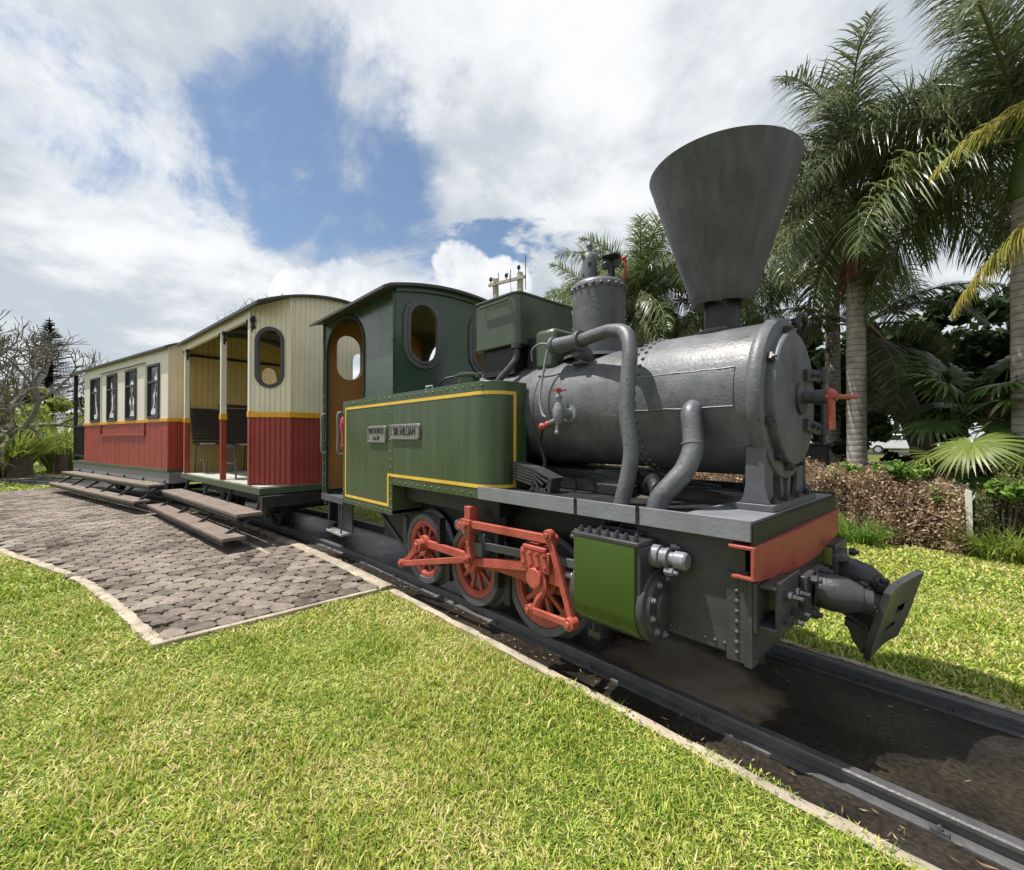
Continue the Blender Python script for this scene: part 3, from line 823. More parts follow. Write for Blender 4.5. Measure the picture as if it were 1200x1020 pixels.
def lawn():
    vs = []; ts = []; tints = []; nv = 0
    th = R(47.3)
    bands = [(0.75, 1.7, 36000, 0.0175, 0.0019, 1.25), (1.7, 2.8, 26000, 0.019, 0.0023, 1.12), (2.8, 4.6, 11500, 0.022, 0.0035, 1.2),
             (4.6, 8.0, 4300, 0.026, 0.006, 1.2), (8.0, 14, 1100, 0.036, 0.011, 1.25), (14, 32, 220, 0.042, 0.026, 1.25)]
    V_ = []; T_ = []; C_ = []
    for r0, r1, dens, hgt, wid, half in bands:
        area = half * (r1 * r1 - r0 * r0); n = int(area * dens)
        rr = np.sqrt(rng.uniform(r0 * r0, r1 * r1, n)); aa = rng.uniform(-half, half, n)
        x = -np.sin(th - aa) * rr; y = np.cos(th - aa) * rr
        ty = np.where(x > X0, YC, YC - RC * (1 - np.sqrt(np.clip(1 - ((X0 - x) / RC) ** 2, 0, 1))))
        plo = np.interp(x, ex, ey)
        wob = 0.018 * np.sin(x * 9) + 0.012 * np.sin(x * 23 + 1)
        pave_in = (x < -3.085 + rng.normal(0, .012, n)) & (x > -14.2) & (y > plo - 0.040 + rng.normal(0, .012, n))
        near = (y < ty - 0.568 - 0.075 / (1 + np.exp((x + 1.35) * 6)) + wob + rng.normal(0, .006, n)) & ~pave_in
        far = (y > ty + 0.600 + wob * .5) & (y < 6.25 + 0.12 * np.sin(x * 2.1) + .5 * (x < -9))
        left = (x < -14.2) & (y < ty - 0.62)
        keep = (near & (y > -14)) | far | left
        x, y = x[keep], y[keep]; n = len(x)
        h = hgt * rng.uniform(0.45, 1.35, n) ; w = wid * rng.uniform(0.45, 1.7, n)
        tall = rng.random(n) < 0.03; h[tall] *= 1.6
        ang = rng.uniform(0, 2 * np.pi, n); ln = rng.uniform(0.35, 1.5, n) * h
        # tussocky height
        tus = 0.72 + 0.40 * np.sin(x * 7.3 + np.sin(y * 5.1) * 2) * np.sin(y * 6.7 + np.sin(x * 4.3) * 2) ; h *= tus
        cl_ = np.sin(x * 71 + 3 * np.sin(y * 23)) * np.sin(y * 67 + 3 * np.sin(x * 19)); h *= 1 + .35 * cl_
        cm_ = np.sin(x * 31 + 4 * np.sin(y * 11 + 1)) * np.sin(y * 27 + 4 * np.sin(x * 13))
        dx, dy = np.cos(ang), np.sin(ang); a2 = ang + rng.normal(0, 0.9, n) + np.pi / 2; wx, wy = np.cos(a2), np.sin(a2)
        z0 = np.full(n, GZ - 0.002)
        A = np.stack([x - wx * w, y - wy * w, z0], 1); B = np.stack([x + wx * w, y + wy * w, z0], 1)
        mx, my = x + dx * ln * .4, y + dy * ln * .4; mz = GZ + h * .72
        Cc = np.stack([mx - wx * w * .8, my - wy * w * .8, mz], 1); Dd = np.stack([mx + wx * w * .8, my + wy * w * .8, mz], 1)
        E_ = np.stack([x + dx * ln, y + dy * ln, GZ + h], 1)
        P = np.stack([A, B, Cc, Dd, E_], 1).reshape(-1, 3)
        b = nv + np.arange(n)[:, None] * 5
        T = np.concatenate([b + np.array([[0, 1, 3]]), b + np.array([[0, 3, 2]]), b + np.array([[2, 3, 4]])], 0)
        t = np.clip(rng.normal(0.48, 0.23, n), 0, 1); dry = rng.random(n) < 0.20; t = np.clip(t + .13 * cl_ + .12 * cm_, 0, 1); t[dry] = rng.uniform(0.74, 1, dry.sum())
        V_.append(P); T_.append(T); C_.append(np.repeat(t, 5)); nv += len(P)
    me = mesh_tris('lawn_grass', np.concatenate(V_), np.concatenate(T_), np.concatenate(C_), 'grass')
    o = bpy.data.objects.new('lawn_grass', me); COL.objects.link(o); o['kind'] = 'stuff'
    tag(o, 'short mown green and straw coloured lawn grass round the track', 'grass')
    # litter on the track bed and along the kerbs
    n = 520; s = rng.uniform(-9, 2, n); off = np.where(rng.random(n) < .6, rng.uniform(-0.56, -0.44, n), rng.uniform(-0.38, 0.58, n))
    P = []; T = []; C = []
    for i in range(n):
        p, d = cl(s[i]); l = V(-d.y, d.x, 0); c = p + l * off[i]; a = rng.uniform(0, 6.28); L_ = rng.uniform(.004, .018); W_ = rng.uniform(.001, .0035)
        u = V(math.cos(a), math.sin(a), 0); v = V(-u.y, u.x, 0); z = GZ + .014 + rng.uniform(0, .006)
        b = len(P); P += [(c + u * L_ * q + v * W_ * r_) + V(0, 0, z + (0.004 if q > 0 else 0)) for q, r_ in ((-1, 0), (0, 1), (1, 0), (0, -1))]
        T += [(b, b + 1, b + 2), (b, b + 2, b + 3)]; C += [float(rng.random())] * 4
    for i in range(500):   # on the pavers
        x = rng.uniform(-7, -3.2); y = rng.uniform(pave_lo(x) + .05, pave_hi(x))
        a = rng.uniform(0, 6.28); L_ = rng.uniform(.004, .016); W_ = rng.uniform(.002, .006); u = V(math.cos(a), math.sin(a), 0); v = V(-u.y, u.x, 0)
        b = len(P); P += [V(x, y, GZ + .028) + u * L_ * q + v * W_ * r_ + V(0, 0, .004 * (q > 0)) for q, r_ in ((-1, 0), (0, 1), (1, 0), (0, -1))]
        T += [(b, b + 1, b + 2), (b, b + 2, b + 3)]; C += [float(rng.random()) * .5 + .5] * 4
    me = mesh_tris('leaf_litter', [tuple(p) for p in P], T, C, 'litter')
    o = bpy.data.objects.new('leaf_litter', me); COL.objects.link(o); o['kind'] = 'stuff'
    tag(o, 'dry leaf scraps scattered on the track bed and pavers', 'litter')


lawn()

# ------------------------------------------------------------------ steam locomotive
LO = (-2.4, YC, 0.0)


def locomotive():
    root = thing('steam_locomotive', LO, 0, 'green and grey narrow gauge steam locomotive with funnel chimney and red running gear', 'locomotive')

    def P(mb, name, mat, parent=root, **k):
        return mb.build(name, mat, parent, off=LO, **k)
    ZB = 1.335
    A = (0, YC, ZB)
    ax = (1, 0, 0)

    # --- boiler and smokebox
    mb = MB(); mb.lathe((0, YC, ZB), ax, [(-3.06, .322), (-1.21, .322), (-1.21, .334), (-1.165, .334), (-1.165, .322)], 64)
    boiler = P(mb, 'boiler', 'boiler')
    mb = MB(); mb.lathe((0, YC, ZB), ax, [(-1.175, .338), (-0.655, .338), (-0.650, .346), (-0.635, .352), (-0.615, .350), (-0.602, .340), (-0.598, .325), (-0.60, .285), (-0.60, .2)], 72)
    smoke = P(mb, 'smokebox', 'boiler')
    mb = MB()
    for k in range(46):
        t = 2 * math.pi * k / 46; d = V(0, math.cos(t), math.sin(t))
        for x, r in ((-1.19, .334), (-1.145, .338)): mb.hemi(V(x, YC, ZB) + d * r, d, .011, .009)
    P(mb, 'rivets', 'boiler', smoke, kind='stuff')
    # riveted patch plate on the near flank of the smokebox
    mb = MB(); a0, a1 = R(160), R(187); m = 10
    for k in range(m):
        t0 = a0 + (a1 - a0) * k / m; t1 = a0 + (a1 - a0) * (k + 1) / m
        vs = []
        for x in (-1.14, -0.70):
            for t in (t0, t1):
                for r in (.336, .3415): vs.append((x, YC + r * math.cos(t), ZB + r * math.sin(t)))
        mb.add(vs, [(1, 3, 7, 5), (0, 1, 5, 4), (2, 6, 7, 3), (0, 2, 3, 1), (4, 5, 7, 6)])
    P(mb, 'patch_plate', 'boiler', smoke)
    for t in (a0, a1):
        mb = MB(); mb.tube([(-1.135 + .435 * k / 14, YC + (.3415 + random.uniform(-.001, .0015)) * math.cos(t + random.uniform(-.006, .006)), ZB + .3415 * math.sin(t + random.uniform(-.006, .006))) for k in range(15)], .0028, 6); P(mb, 'seam_bead', 'grey_paint', smoke)
    # boiler seam straps
    mb = MB(); mb.lathe((0, YC, ZB), ax, [(-1.86, .322), (-1.86, .326), (-1.83, .326), (-1.83, .322)], 64, False)
    P(mb, 'boiler_band', 'boiler', boiler)
    # --- smokebox door
    mb = MB(); mb.lathe((0, YC, ZB), ax, [(-.605, .283), (-.575, .283), (-.568, .278), (-.562, .24), (-.556, .12), (-.555, .02)], 64)
    door = P(mb, 'smokebox_door', 'boiler')
    mb = MB()
    mb.lathe((0, YC, ZB), ax, [(-.56, .07), (-.545, .07), (-.54, .06), (-.535, .026), (-.505, .024), (-.505, .031), (-.465, .031), (-.462, .026)], 24)
    P(mb, 'door_boss', 'iron', door)
    mb = MB(); mb.cyl((-.447, YC, ZB + .02), (-.447, YC, ZB - .135), .0155, n=14); mb.sphere((-.447, YC, ZB + .012), .021)
    mb.cyl((-.466, YC, ZB), (-.425, YC, ZB), .019, n=14)
    P(mb, 'locking_handle', 'gear_red', door, smooth=50)
    mb = MB(); mb.cyl((-.43, YC, ZB), (-.412, YC + .11, ZB + .002), .010, n=12); mb.sphere((-.412, YC + .11, ZB + .002), .015); mb.cyl((-.412, YC + .10, ZB + .002), (-.385, YC + .15, ZB + .002), .009)
    P(mb, 'locking_handle', 'gear_red', door, smooth=50)
    mb = MB()
    for z, s in ((.12, 1), (-.13, -1)):
        mb.bar((-.548, YC + .05, ZB + z * .85), (-.545, YC + .28, ZB + z), .018, .05)
        mb.cyl((-.535, YC + .285, ZB + z - .03), (-.535, YC + .285, ZB + z + .03), .024)
        mb.hexbolt((-.54, YC + .12, ZB + z * .9), ax, .012, .01); mb.hexbolt((-.54, YC + .2, ZB + z * .95), ax, .012, .01)
    mb.cyl((-.535, YC + .285, ZB - .20), (-.535, YC + .285, ZB + .16), .013, n=12)
    P(mb, 'door_hinge', 'iron', door)
    mb = MB()
    for t in (100, 150, 200, 235, 262, 290, 325, 20, 55):
        d = V(0, math.cos(R(t)), math.sin(R(t))); mb.bar(V(-.588, YC, ZB) + d * .27, V(-.588, YC, ZB) + d * .31, .03, .014, (1, 0, 0))
        mb.hexbolt(V(-.585, YC, ZB) + d * .3, ax, .01, .012)
    P(mb, 'door_clamps', 'iron', door, kind='stuff')
    mb = MB(); mb.tube(spline([(-.60, YC + .1, ZB + .34), (-.585, YC + .13, ZB + .385), (-.58, YC + .18, ZB + .36), (-.60, YC + .2, ZB + .30)]), .012)
    mb.cyl((-.60, YC + .12, ZB + .33), (-.60, YC + .12, ZB + .37), .02)
    P(mb, 'lamp_bracket', 'dark_iron', smoke)
    # --- saddle
    mb = MB()
    mb.box(-.715, -.568, 1.885, 2.475, .8795, .906)
    for y in (1.90, 2.442):
        mb.prism([(-.70, .906), (-.585, .906), (-.597, .93), (-.604, .98), (-.604, 1.13), (-.675, 1.13), (-.677, .98), (-.685, .93)], (0, y, 0), (1, 0, 0), (0, 0, 1), (0, .018, 0))
    for s in (-1, 1):
        mb.prism([(s * .262, .906), (s * .14, .906), (s * .155, .925), (s * .165, .97), (s * .16, 1.03), (s * .14, 1.10), (s * .262, 1.14)], (-.628, YC, 0), (0, 1, 0), (0, 0, 1), (.018, 0, 0))
        mb.prism([(s * .06, .906), (s * .025, .906), (s * .03, .96), (s * .05, 1.02), (s * .09, 1.06), (s * .10, 1.03), (s * .07, .99)], (-.640, YC, 0), (0, 1, 0), (0, 0, 1), (.03, 0, 0))
    P(mb, 'smokebox_saddle', 'frame_grey', smoke, bevel=.003)
    mb = MB()
    for y in (1.95, 2.10, 2.26, 2.41): mb.hexbolt((-.585, y, .906), (0, 0, 1), .016, .016)
    P(mb, 'saddle_bolts', 'iron', smoke, kind='stuff')
    # --- chimney
    CX = -.876
    mb = MB(); mb.lathe((CX, YC, 0), (0, 0, 1), [(1.62, .088), (1.70, .080), (1.83, .078)], 40, False)
    mb.lathe((CX, YC, 0), (0, 0, 1), [(1.655, .125), (1.668, .125), (1.672, .118), (1.672, .08)], 40, False)
    chim = P(mb, 'chimney_neck', 'dark_iron')
    mb = MB(); mb.lathe((CX, YC, 0), (0, 0, 1), [(1.815, .082), (1.800, .122), (1.797, .128), (1.803, .133), (1.84, .144), (2.36, .309), (2.424, .329), (2.436, .333), (2.438, .329), (2.42, .319), (1.85, .138), (1.83, .085)], 80, False)
    P(mb, 'chimney', 'chimney')
    # --- dome with safety valve and whistle
    DX = -1.595
    mb = MB(); mb.lathe((DX, YC, 0), (0, 0, 1), [(1.60, .158), (2.03, .155), (2.03, .158), (2.062, .158), (2.078, .150), (2.088, .135), (2.090, .02)], 48, False)
    mb.lathe((DX, YC, 0), (0, 0, 1), [(1.63, .215), (1.648, .21), (1.655, .157)], 48, False)
    dome = P(mb, 'steam_dome', 'boiler')
    mb = MB()
    for k in range(22):
        t = 2 * math.pi * k / 22; d = V(math.cos(t), math.sin(t), 0); mb.hemi(V(DX, YC, 2.046) + d * .158, d, .013, .012, 9)
    P(mb, 'rivets', 'boiler', dome, kind='stuff')
    mb = MB(); o = (DX - .035, YC - .045, 0)
    mb.lathe(o, (0, 0, 1), [(2.088, .060), (2.10, .060), (2.108, .046), (2.225, .043), (2.255, .040), (2.27, .028), (2.275, .015), (2.31, .015), (2.31, .019), (2.325, .017), (2.335, .010)], 24)
    sv = P(mb, 'safety_valve', 'boiler', dome)
    mb = MB()
    for t, z in ((250, 2.13), (310, 2.19), (250, 2.24), (190, 2.19), (10, 2.13)):
        d = V(math.cos(R(t)), math.sin(R(t)), 0); c = V(o[0], o[1], z) + d * .0425; mb.cyl(c, c + d * .004, .012, n=12)
    P(mb, 'vent_holes', 'dark_iron', sv, kind='stuff')
    mb = MB(); w = V(DX + .075, YC + .02, 0)
    mb.lathe(w, (0, 0, 1), [(2.088, .035), (2.10, .033), (2.11, .022), (2.18, .020), (2.20, .016), (2.215, .012), (2.222, .045), (2.232, .056), (2.242, .052), (2.25, .02)], 20)
    mb.bar(w + V(-.05, -.02, 2.185), w + V(.04, .02, 2.185), .03, .03)
    P(mb, 'whistle', 'dark_iron', dome)
    mb = MB(); mb.tube(spline([w + V(.03, .015, 2.19), w + V(.07, .03, 2.215), w + V(.075, .03, 2.16), w + V(.065, .03, 2.09)]), .008); mb.sphere(w + V(.07, .03, 2.215), .014)
    P(mb, 'whistle_lever', 'handle_red', dome)
    # --- horizontal steam chest and main steam pipe
    mb = MB(); mb.lathe((0, 1.90, 1.692), ax, [(-1.715, .02), (-1.715, .046), (-1.71, .053), (-1.69, .053), (-1.685, .043), (-1.53, .043), (-1.525, .056), (-1.505, .056), (-1.50, .035)], 32)
    mb.cyl((-1.55, 1.92, 1.66), (-1.55, 2.02, 1.62), .05)
    mb.cyl((-1.55, 1.95, 1.57), (-1.55, 1.95, 1.66), .018); mb.lathe((-1.55, 1.95, 1.575), (0, 0, 1), [(0, .05), (.008, .05), (.016, .02)], 18)
    P(mb, 'regulator_chest', 'boiler', smooth=40)
    mb = MB(); pth = spline([(-1.51, 1.895, 1.692), (-1.38, 1.86, 1.694), (-1.265, 1.83, 1.690), (-1.165, 1.80, 1.655), (-1.12, 1.765, 1.56), (-1.112, 1.735, 1.42), (-1.105, 1.715, 1.28), (-1.08, 1.71, 1.12), (-1.085, 1.70, 1.02), (-1.11, 1.69, .90), (-1.115, 1.685, .86)], 8)
    mb.tube(pth, .035, 20); P(mb, 'steam_pipe', 'boiler', smooth=60)
    mb = MB(); pth = spline([(-.87, 1.90, 1.30), (-.862, 1.825, 1.275), (-.845, 1.80, 1.20), (-.835, 1.78, 1.12), (-.85, 1.745, 1.04), (-.885, 1.71, .98), (-.925, 1.68, .92), (-.94, 1.67, .86)], 8)
    mb.tube(pth, .042, 20); mb.lathe((-.838, 1.787, 1.14), (.02, -.03, -.09), [(-.008, .042), (-.006, .046), (.006, .046), (.008, .042)], 20, False)
    P(mb, 'exhaust_pipe', 'boiler', smooth=60)
    # far-side twins seen under the boiler
    mb = MB(); mb.tube(spline([(-.87, 2.46, 1.29), (-.84, 2.55, 1.15), (-.88, 2.62, 1.0), (-.94, 2.66, .87)], 8), .04, 16)
    P(mb, 'exhaust_pipe', 'dark_iron', smooth=60)
    mb = MB(); mb.tube(spline([(-1.0, 1.80, .88), (-1.05, 1.86, .95), (-1.12, 1.95, .96), (-1.2, 2.02, .88)], 8), .032, 14)
    P(mb, 'drain_pipe', 'dark_iron', smooth=60)
    mb = MB(); mb.tube(spline([(-1.72, 1.885, 1.70), (-1.735, 1.87, 1.64), (-1.74, 1.84, 1.5), (-1.735, 1.815, 1.38), (-1.70, 1.80, 1.30), (-1.665, 1.79, 1.28)], 6), .007, 8)
    mb.tube(spline([(-1.71, 1.89, 1.70), (-1.79, 1.875, 1.715), (-1.86, 1.88, 1.69), (-1.88, 1.9, 1.63)], 6), .006, 8)
    P(mb, 'oil_line', 'hose_grey')
    # --- boiler tap
    mb = MB(); c = V(-1.58, 1.80, 1.30)
    mb.lathe((-1.56, 1.872, 1.30), (-.1, -1, 0), [(-.02, .055), (0, .055), (.012, .05), (.014, .03), (.06, .026)], 20)
    mb.lathe(c, (0, 0, 1), [(-.06, .018), (-.045, .028), (-.02, .030), (.02, .034), (.03, .028), (.05, .024), (.055, .014), (.075, .014), (.08, .02), (.09, .02), (.10, .008), (.125, .008)], 18)
    mb.tube(spline([c + V(0, -.005, -.03), c + V(-.04, -.02, -.05), c + V(-.09, -.025, -.07)]), .013)
    mb.cyl(c + V(.0, -.01, -.05), c + V(.0, -.015, -.10), .009); mb.sphere(c + V(0, -.015, -.105), .014)
    tap = P(mb, 'blow_off_tap', 'grey_paint', smooth=45)
    mb = MB()
    for t in (0, 90): d = V(math.cos(R(t + 20)), math.sin(R(t + 20)), 0) * .042; mb.bar(c + V(0, 0, .122) - d, c + V(0, 0, .122) + d, .012, .008)
    mb.cyl(c + V(0, 0, .112), c + V(0, 0, .135), .012)
    P(mb, 'tap_handle', 'handle_red', tap)
    mb = MB(); mb.sphere(c + V(-.10, -.025, -.072), .022); mb.sphere(c + V(-.06, -.025, -.06), .018)
    P(mb, 'tap_nozzle', 'handle_red', tap)
    mb = MB(); mb.tube(spline([c + V(-.10, -.02, -.08), c + V(-.14, 0, -.16), c + V(-.12, .02, -.28), c + V(-.17, 0, -.36)]), .010)
    P(mb, 'drain_pipe', 'dark_iron', tap)
    # --- leaf springs by the tank
    sp = None
    mb = MB()
    for k in range(6):
        L_ = .30 - k * .035; z = .995 - k * .017
        pts = [(-1.86, z + .03), (-1.70, z), (-1.86 + L_, z - .045)]
        for (xa, za), (xb, zb) in zip(pts, pts[1:]): mb.bar((xa, 1.77, za), (xb, 1.77, zb), .09, .012)
    mb.box(-1.70, -1.60, 1.73, 1.81, .876, .90); mb.bar((-1.60, 1.77, .88), (-1.58, 1.77, .96), .08, .03)
    P(mb, 'leaf_spring', 'iron')
    mb = MB(); mb.box(-1.9, -1.25, 1.95, 2.42, .876, .99); mb.box(-1.42, -1.2, 1.9, 2.0, .876, .93)
    P(mb, 'ash_pan', 'dark_iron', bevel=.006)
    mb = MB(); mb.bar((-1.45, 1.95, .99), (-1.1, 2.2, .975), .05, .02); mb.bar((-1.4, 2.1, .99), (-1.0, 2.45, .90), .05, .02); mb.bar((-1.5, 2.6, .90), (-.7, 2.6, .90), .04, .04)
    P(mb, 'stay_bar', 'iron')
    # --- running plate
    mb = MB(); mb.box(-3.1, -.552, 1.606, 2.754, .862, .874)
    deck = P(mb, 'running_plate', 'dark_iron')
    mb = MB(); mb.box(-.80, -.56, 1.615, 2.745, .8745, .8790); P(mb, 'deck_strip', 'grey_paint', deck)
    mb = MB(); mb.box(-.556, -.548, 1.606, 2.77, .80, .868); P(mb, 'deck_edge', 'dark_iron', deck)
    paint('deck_dirt', (0.10, 0.088, 0.072), 0.95, 0.4, 0.6, 8.0, spec=0.1)
    mb = MB()
    for k in range(5): mb.lathe((-1.42 + k * .10, 2.2 + .12 * math.sin(k * 2.3), .8735), (0, 0, 1), [(0, .17), (.010 + .01 * (k % 2), .12), (.02 + .016 * (k % 3), .03)], 14)
    P(mb, 'deck_soot', 'deck_dirt', deck, smooth=60)
    for x0, x1 in ((-2.02, -1.303), (-1.297, -.982), (-.976, -.552)):
        for y0, y1, m in ((1.594, 1.606, 'grey_paint'), (2.754, 2.766, 'dark_iron')):
            mb = MB(); mb.box(x0, x1, y0, y1, .815, .887); P(mb, 'valance', m, deck, bevel=.0015)
    for x in (-1.30, -.979):
        mb = MB(); mb.bar((x, 1.5925, .815), (x, 1.5925, .89), .014, .004, (0, 1, 0)); mb.hexbolt((x, 1.592, .88), (0, -1, 0), .006, .005)
        P(mb, 'joint_strap', 'dark_iron', deck)
    # --- buffer beam: pressed channel with a bowed lower edge
    mb = MB(); n = 14; y0, y1 = 1.59, 2.77; prof = []
    vs = []; fs = []
    for k in range(n + 1):
        f = k / n; y = y0 + (y1 - y0) * f; zb = .686 - .042 * math.sin(math.pi * f) ** .8
        xo = -.538 + .010 * math.sin(math.pi * f)
        ring = [(xo - .085, .800), (xo, .800), (xo, zb), (xo - .075, zb), (xo - .075, zb + .012), (xo - .013, zb + .012), (xo - .013, .788), (xo - .085, .788)]
        vs += [(x, y, z) for x, z in ring]
    m = 8
    for k in range(n):
        for j in range(m): fs.append((k * m + j, k * m + (j + 1) % m, (k + 1) * m + (j + 1) % m, (k + 1) * m + j))
    fs += [tuple(range(m)), tuple(n * m + j for j in range(m))]
    P(mb.add(vs, fs), 'buffer_beam', 'beam_red', smooth=30, bevel=.003)
    # --- front frame plates
    frame = P(MB().box(-1.02, -.590, 1.655, 1.668, .40, .812), 'frame_plate', 'iron'); P(MB().box(-1.02, -.590, 2.692, 2.705, .40, .812), 'frame_plate', 'iron')
    mb = MB(); mb.box(-.590, -.575, 1.64, 2.72, .372, .70); P(mb, 'front_plate', 'iron', frame, bevel=.002)
    mb = MB(); mb.bar((-.565, 1.655, .38), (-.565, 1.655, .69), .012, .06, (0, 1, 0)); mb.bar((-.62, 1.648, .38), (-.62, 1.648, .69), .06, .008, (0, 1, 0))
    P(mb, 'corner_angle', 'iron', frame)
    mb = MB()
    for k in range(8): mb.hemi((-.615, 1.644, .41 + k * .036), (0, -1, 0), .010); mb.hemi((-.558, 1.67, .41 + k * .036), ax, .008)
    for k in range(10): mb.hemi((-.66 - k * .035, 1.655, .425 - .0 * k), (0, -1, 0), .009)
    P(mb, 'rivets', 'iron', frame, kind='stuff')
    mb = MB(); mb.box(-3.7, -.60, 1.86, 1.88, .30, .80); mb.box(-3.7, -.60, 2.48, 2.50, .30, .80); mb.box(-3.6, -.95, 1.9, 2.46, .52, .70)
    mb.box(-3.9, -1.95, 1.70, 2.66, .70, .80)
    P(mb, 'main_frame', 'dark_iron', frame)
    # --- cylinders
    for s, yc in ((-1, 1.645), (1, 2.715)):
        mb = MB(); yf = yc + s * .142
        # green lagging: flat outside, tucked under at the bottom
        poly = [(0, .74), (s * .140, .755), (s * .143, .74), (s * .143, .47), (s * .128, .415), (s * .09, .375), (s * .03, .355), (0, .355)]
        mb.prism(poly, (-1.235, yc, 0), (0, 1, 0), (0, 0, 1), (.30, 0, 0))
        cyl = P(mb, 'cylinder', 'cylinder_green', bevel=.004)
        mb = MB(); mb.lathe((0, yc, .50), ax, [(-1.27, .03), (-1.27, .13), (-1.24, .138), (-.93, .138), (-.93, .148), (-.905, .148), (-.90, .140), (-.898, .128), (-.884, .125), (-.88, .075), (-.872, .07), (-.868, .055), (-.868, .01)], 40)
        mb.prism([(s * .145, .762), (-s * .28, .762), (-s * .28, .745), (s * .145, .745)], (-1.245, yc, 0), (0, 1, 0), (0, 0, 1), (.325, 0, 0))
        mb.prism([(s * .134, .745), (-s * .10, .745), (-s * .10, .45), (s * .134, .45)], (-.936, yc, 0), (0, 1, 0), (0, 0, 1), (.020, 0, 0))
        mb.box(-1.2, -.95, min(yc, yc - s * .22), max(yc, yc - s * .22), .36, .745)
        mb.prism([(-s * .03, .78), (-s * .19, .78), (-s * .19, .36), (-s * .06, .36)], (-.92, yc, 0), (0, 1, 0), (0, 0, 1), (.02, 0, 0))
        P(mb, 'cylinder_end', 'iron', cyl, bevel=.003)
        mb = MB()
        for k in range(10):
            t = 2 * math.pi * k / 10 + .2; mb.hexbolt((-.893, yc + .108 * math.cos(t), .50 + .108 * math.sin(t)), ax, .014, .014)
        P(mb, 'cover_bolts', 'grey_paint' if s < 0 else 'iron', cyl, kind='stuff')
        mb = MB()
        for k in range(7):
            x = -1.215 + k * .045
            for y in (s * .115, s * .03, -s * .06, -s * .16):
                if (k + int(y * 100)) % 2 == 0 or y == s * .115: mb.hexbolt((x, yc + y, .762), (0, 0, 1), .013, .016)
        mb.bar((-1.2, yc - s * .01, .772), (-.98, yc - s * .01, .772), .02, .012); mb.bar((-1.15, yc - s * .1, .79), (-.98, yc - s * .12, .79), .03, .05)
        P(mb, 'chest_bolts', 'iron', cyl, kind='stuff')
        mb = MB(); mb.lathe((0, yc + s * .03, .70), ax, [(-.92, .045), (-.885, .045), (-.885, .036), (-.862, .036), (-.862, .040), (-.85, .040), (-.85, .026), (-.83, .026), (-.825, .034), (-.785, .034), (-.778, .028)], 20)
        mb.hexbolt((-.855, yc + s * .05, .655), ax, .016, .03); mb.hexbolt((-.855, yc + s * .0, .74), ax, .012, .02)
        P(mb, 'valve_spindle_guide', 'grey_paint' if s < 0 else 'iron', cyl, smooth=40)
        mb = MB(); mb.lathe((0, yc - s * .01, .70), ax, [(-1.37, .012), (-1.30, .012), (-1.30, .026), (-1.27, .030), (-1.24, .030)], 16); mb.lathe((0, yc, .51), ax, [(-1.52, .016), (-1.31, .016), (-1.31, .034), (-1.27, .04), (-1.24, .06)], 16)
        mb.bar((-1.33, yc + .01, .66), (-1.33, yc + .01, .74), .03, .03)
        P(mb, 'piston_rod', 'bright_steel', cyl)
        mb = MB(); mb.bar((-1.2, yc + s * .04, .36), (-1.2, yc + s * .04, .31), .02, .012); mb.bar((-1.17, yc + s * .04, .30), (-1.23, yc + s * .04, .30), .012, .03)
        P(mb, 'drain_cock', 'iron', cyl)
    # --- wheels
    WX = (-2.84, -2.25, -1.66); WZ = .355; WR = .255

    def wheel_mesh():
        mb = MB(); mb.lathe((0, 0, 0), (0, -1, 0), [(-.02, .165), (-.02, .21), (.022, .21), (.028, .205), (.028, .182), (.018, .172), (.018, .165), (-.02, .165)], 48, False)
        for k in range(10):
            t = 2 * math.pi * k / 10; d = V(math.cos(t), 0, math.sin(t)); mb.bar(d * .05, d * .172, .024, .022, (0, 1, 0))
        mb.lathe((0, 0, 0), (0, -1, 0), [(-.03, .02), (-.03, .058), (.03, .056), (.05, .05), (.052, .03), (.052, .02)], 24)
        mb.bar(V(0, -.035, 0), V(.115, -.035, .07), .07, .035, (0, 1, 0)); mb.cyl((.112, -.01, .07), (.112, -.06, .07), .04)
        return mb
    def tyre_mesh():
        return MB().lathe((0, 0, 0), (0, -1, 0), [(-.06, .20), (-.06, .275), (-.045, .283), (-.035, .275), (-.028, WR + .004), (.03, WR - .002), (.036, .248), (.036, .212), (.03, .208), (-.06, .20)], 56, False)
    wm = tm = None
    for y, s in ((1.775, 1), (2.585, -1)):
        for x in WX:
            if wm is None:
                w = wheel_mesh().build('wheel', 'gear_red', root, smooth=40); t = tyre_mesh().build('tyre', 'grey_paint', w, smooth=40); wm, tm = w.data, t.data
                t.data.materials[0] = MATS['frame_grey']
            else:
                w = bpy.data.objects.new('wheel', wm); COL.objects.link(w); w.parent = root
                t = bpy.data.objects.new('tyre', tm); COL.objects.link(t); t.parent = w
            w.location = (x - LO[0], y - LO[1], WZ); w.rotation_euler = (0, 0, 0 if s > 0 else math.pi)
    mb = MB()
    for x in WX: mb.cyl((x, 1.80, WZ), (x, 2.56, WZ), .045, n=16)
    P(mb, 'axle', 'dark_iron')
    mb = MB(); mb.box(-2.35, -2.0, 1.80, 1.86, .55, .80)
    for x in (-2.55, -1.95): mb.bar((x, 1.70, .30), (x, 1.70, .62), .03, .05, (0, 1, 0)); mb.bar((x + .04, 1.74, .20), (x + .04, 1.74, .45), .05, .04, (0, 1, 0))
    P(mb, 'brake_hanger', 'dark_iron')
    mb = MB(); mb.bar((-3.12, 1.76, .20), (-3.10, 1.74, .56), .05, .03, (0, 1, 0)); P(mb, 'brake_hanger', 'iron')
    mb = MB(); mb.bar((-3.6, 1.74, .58), (-3.13, 1.76, .30), .025, .025); P(mb, 'brake_rod', 'iron')
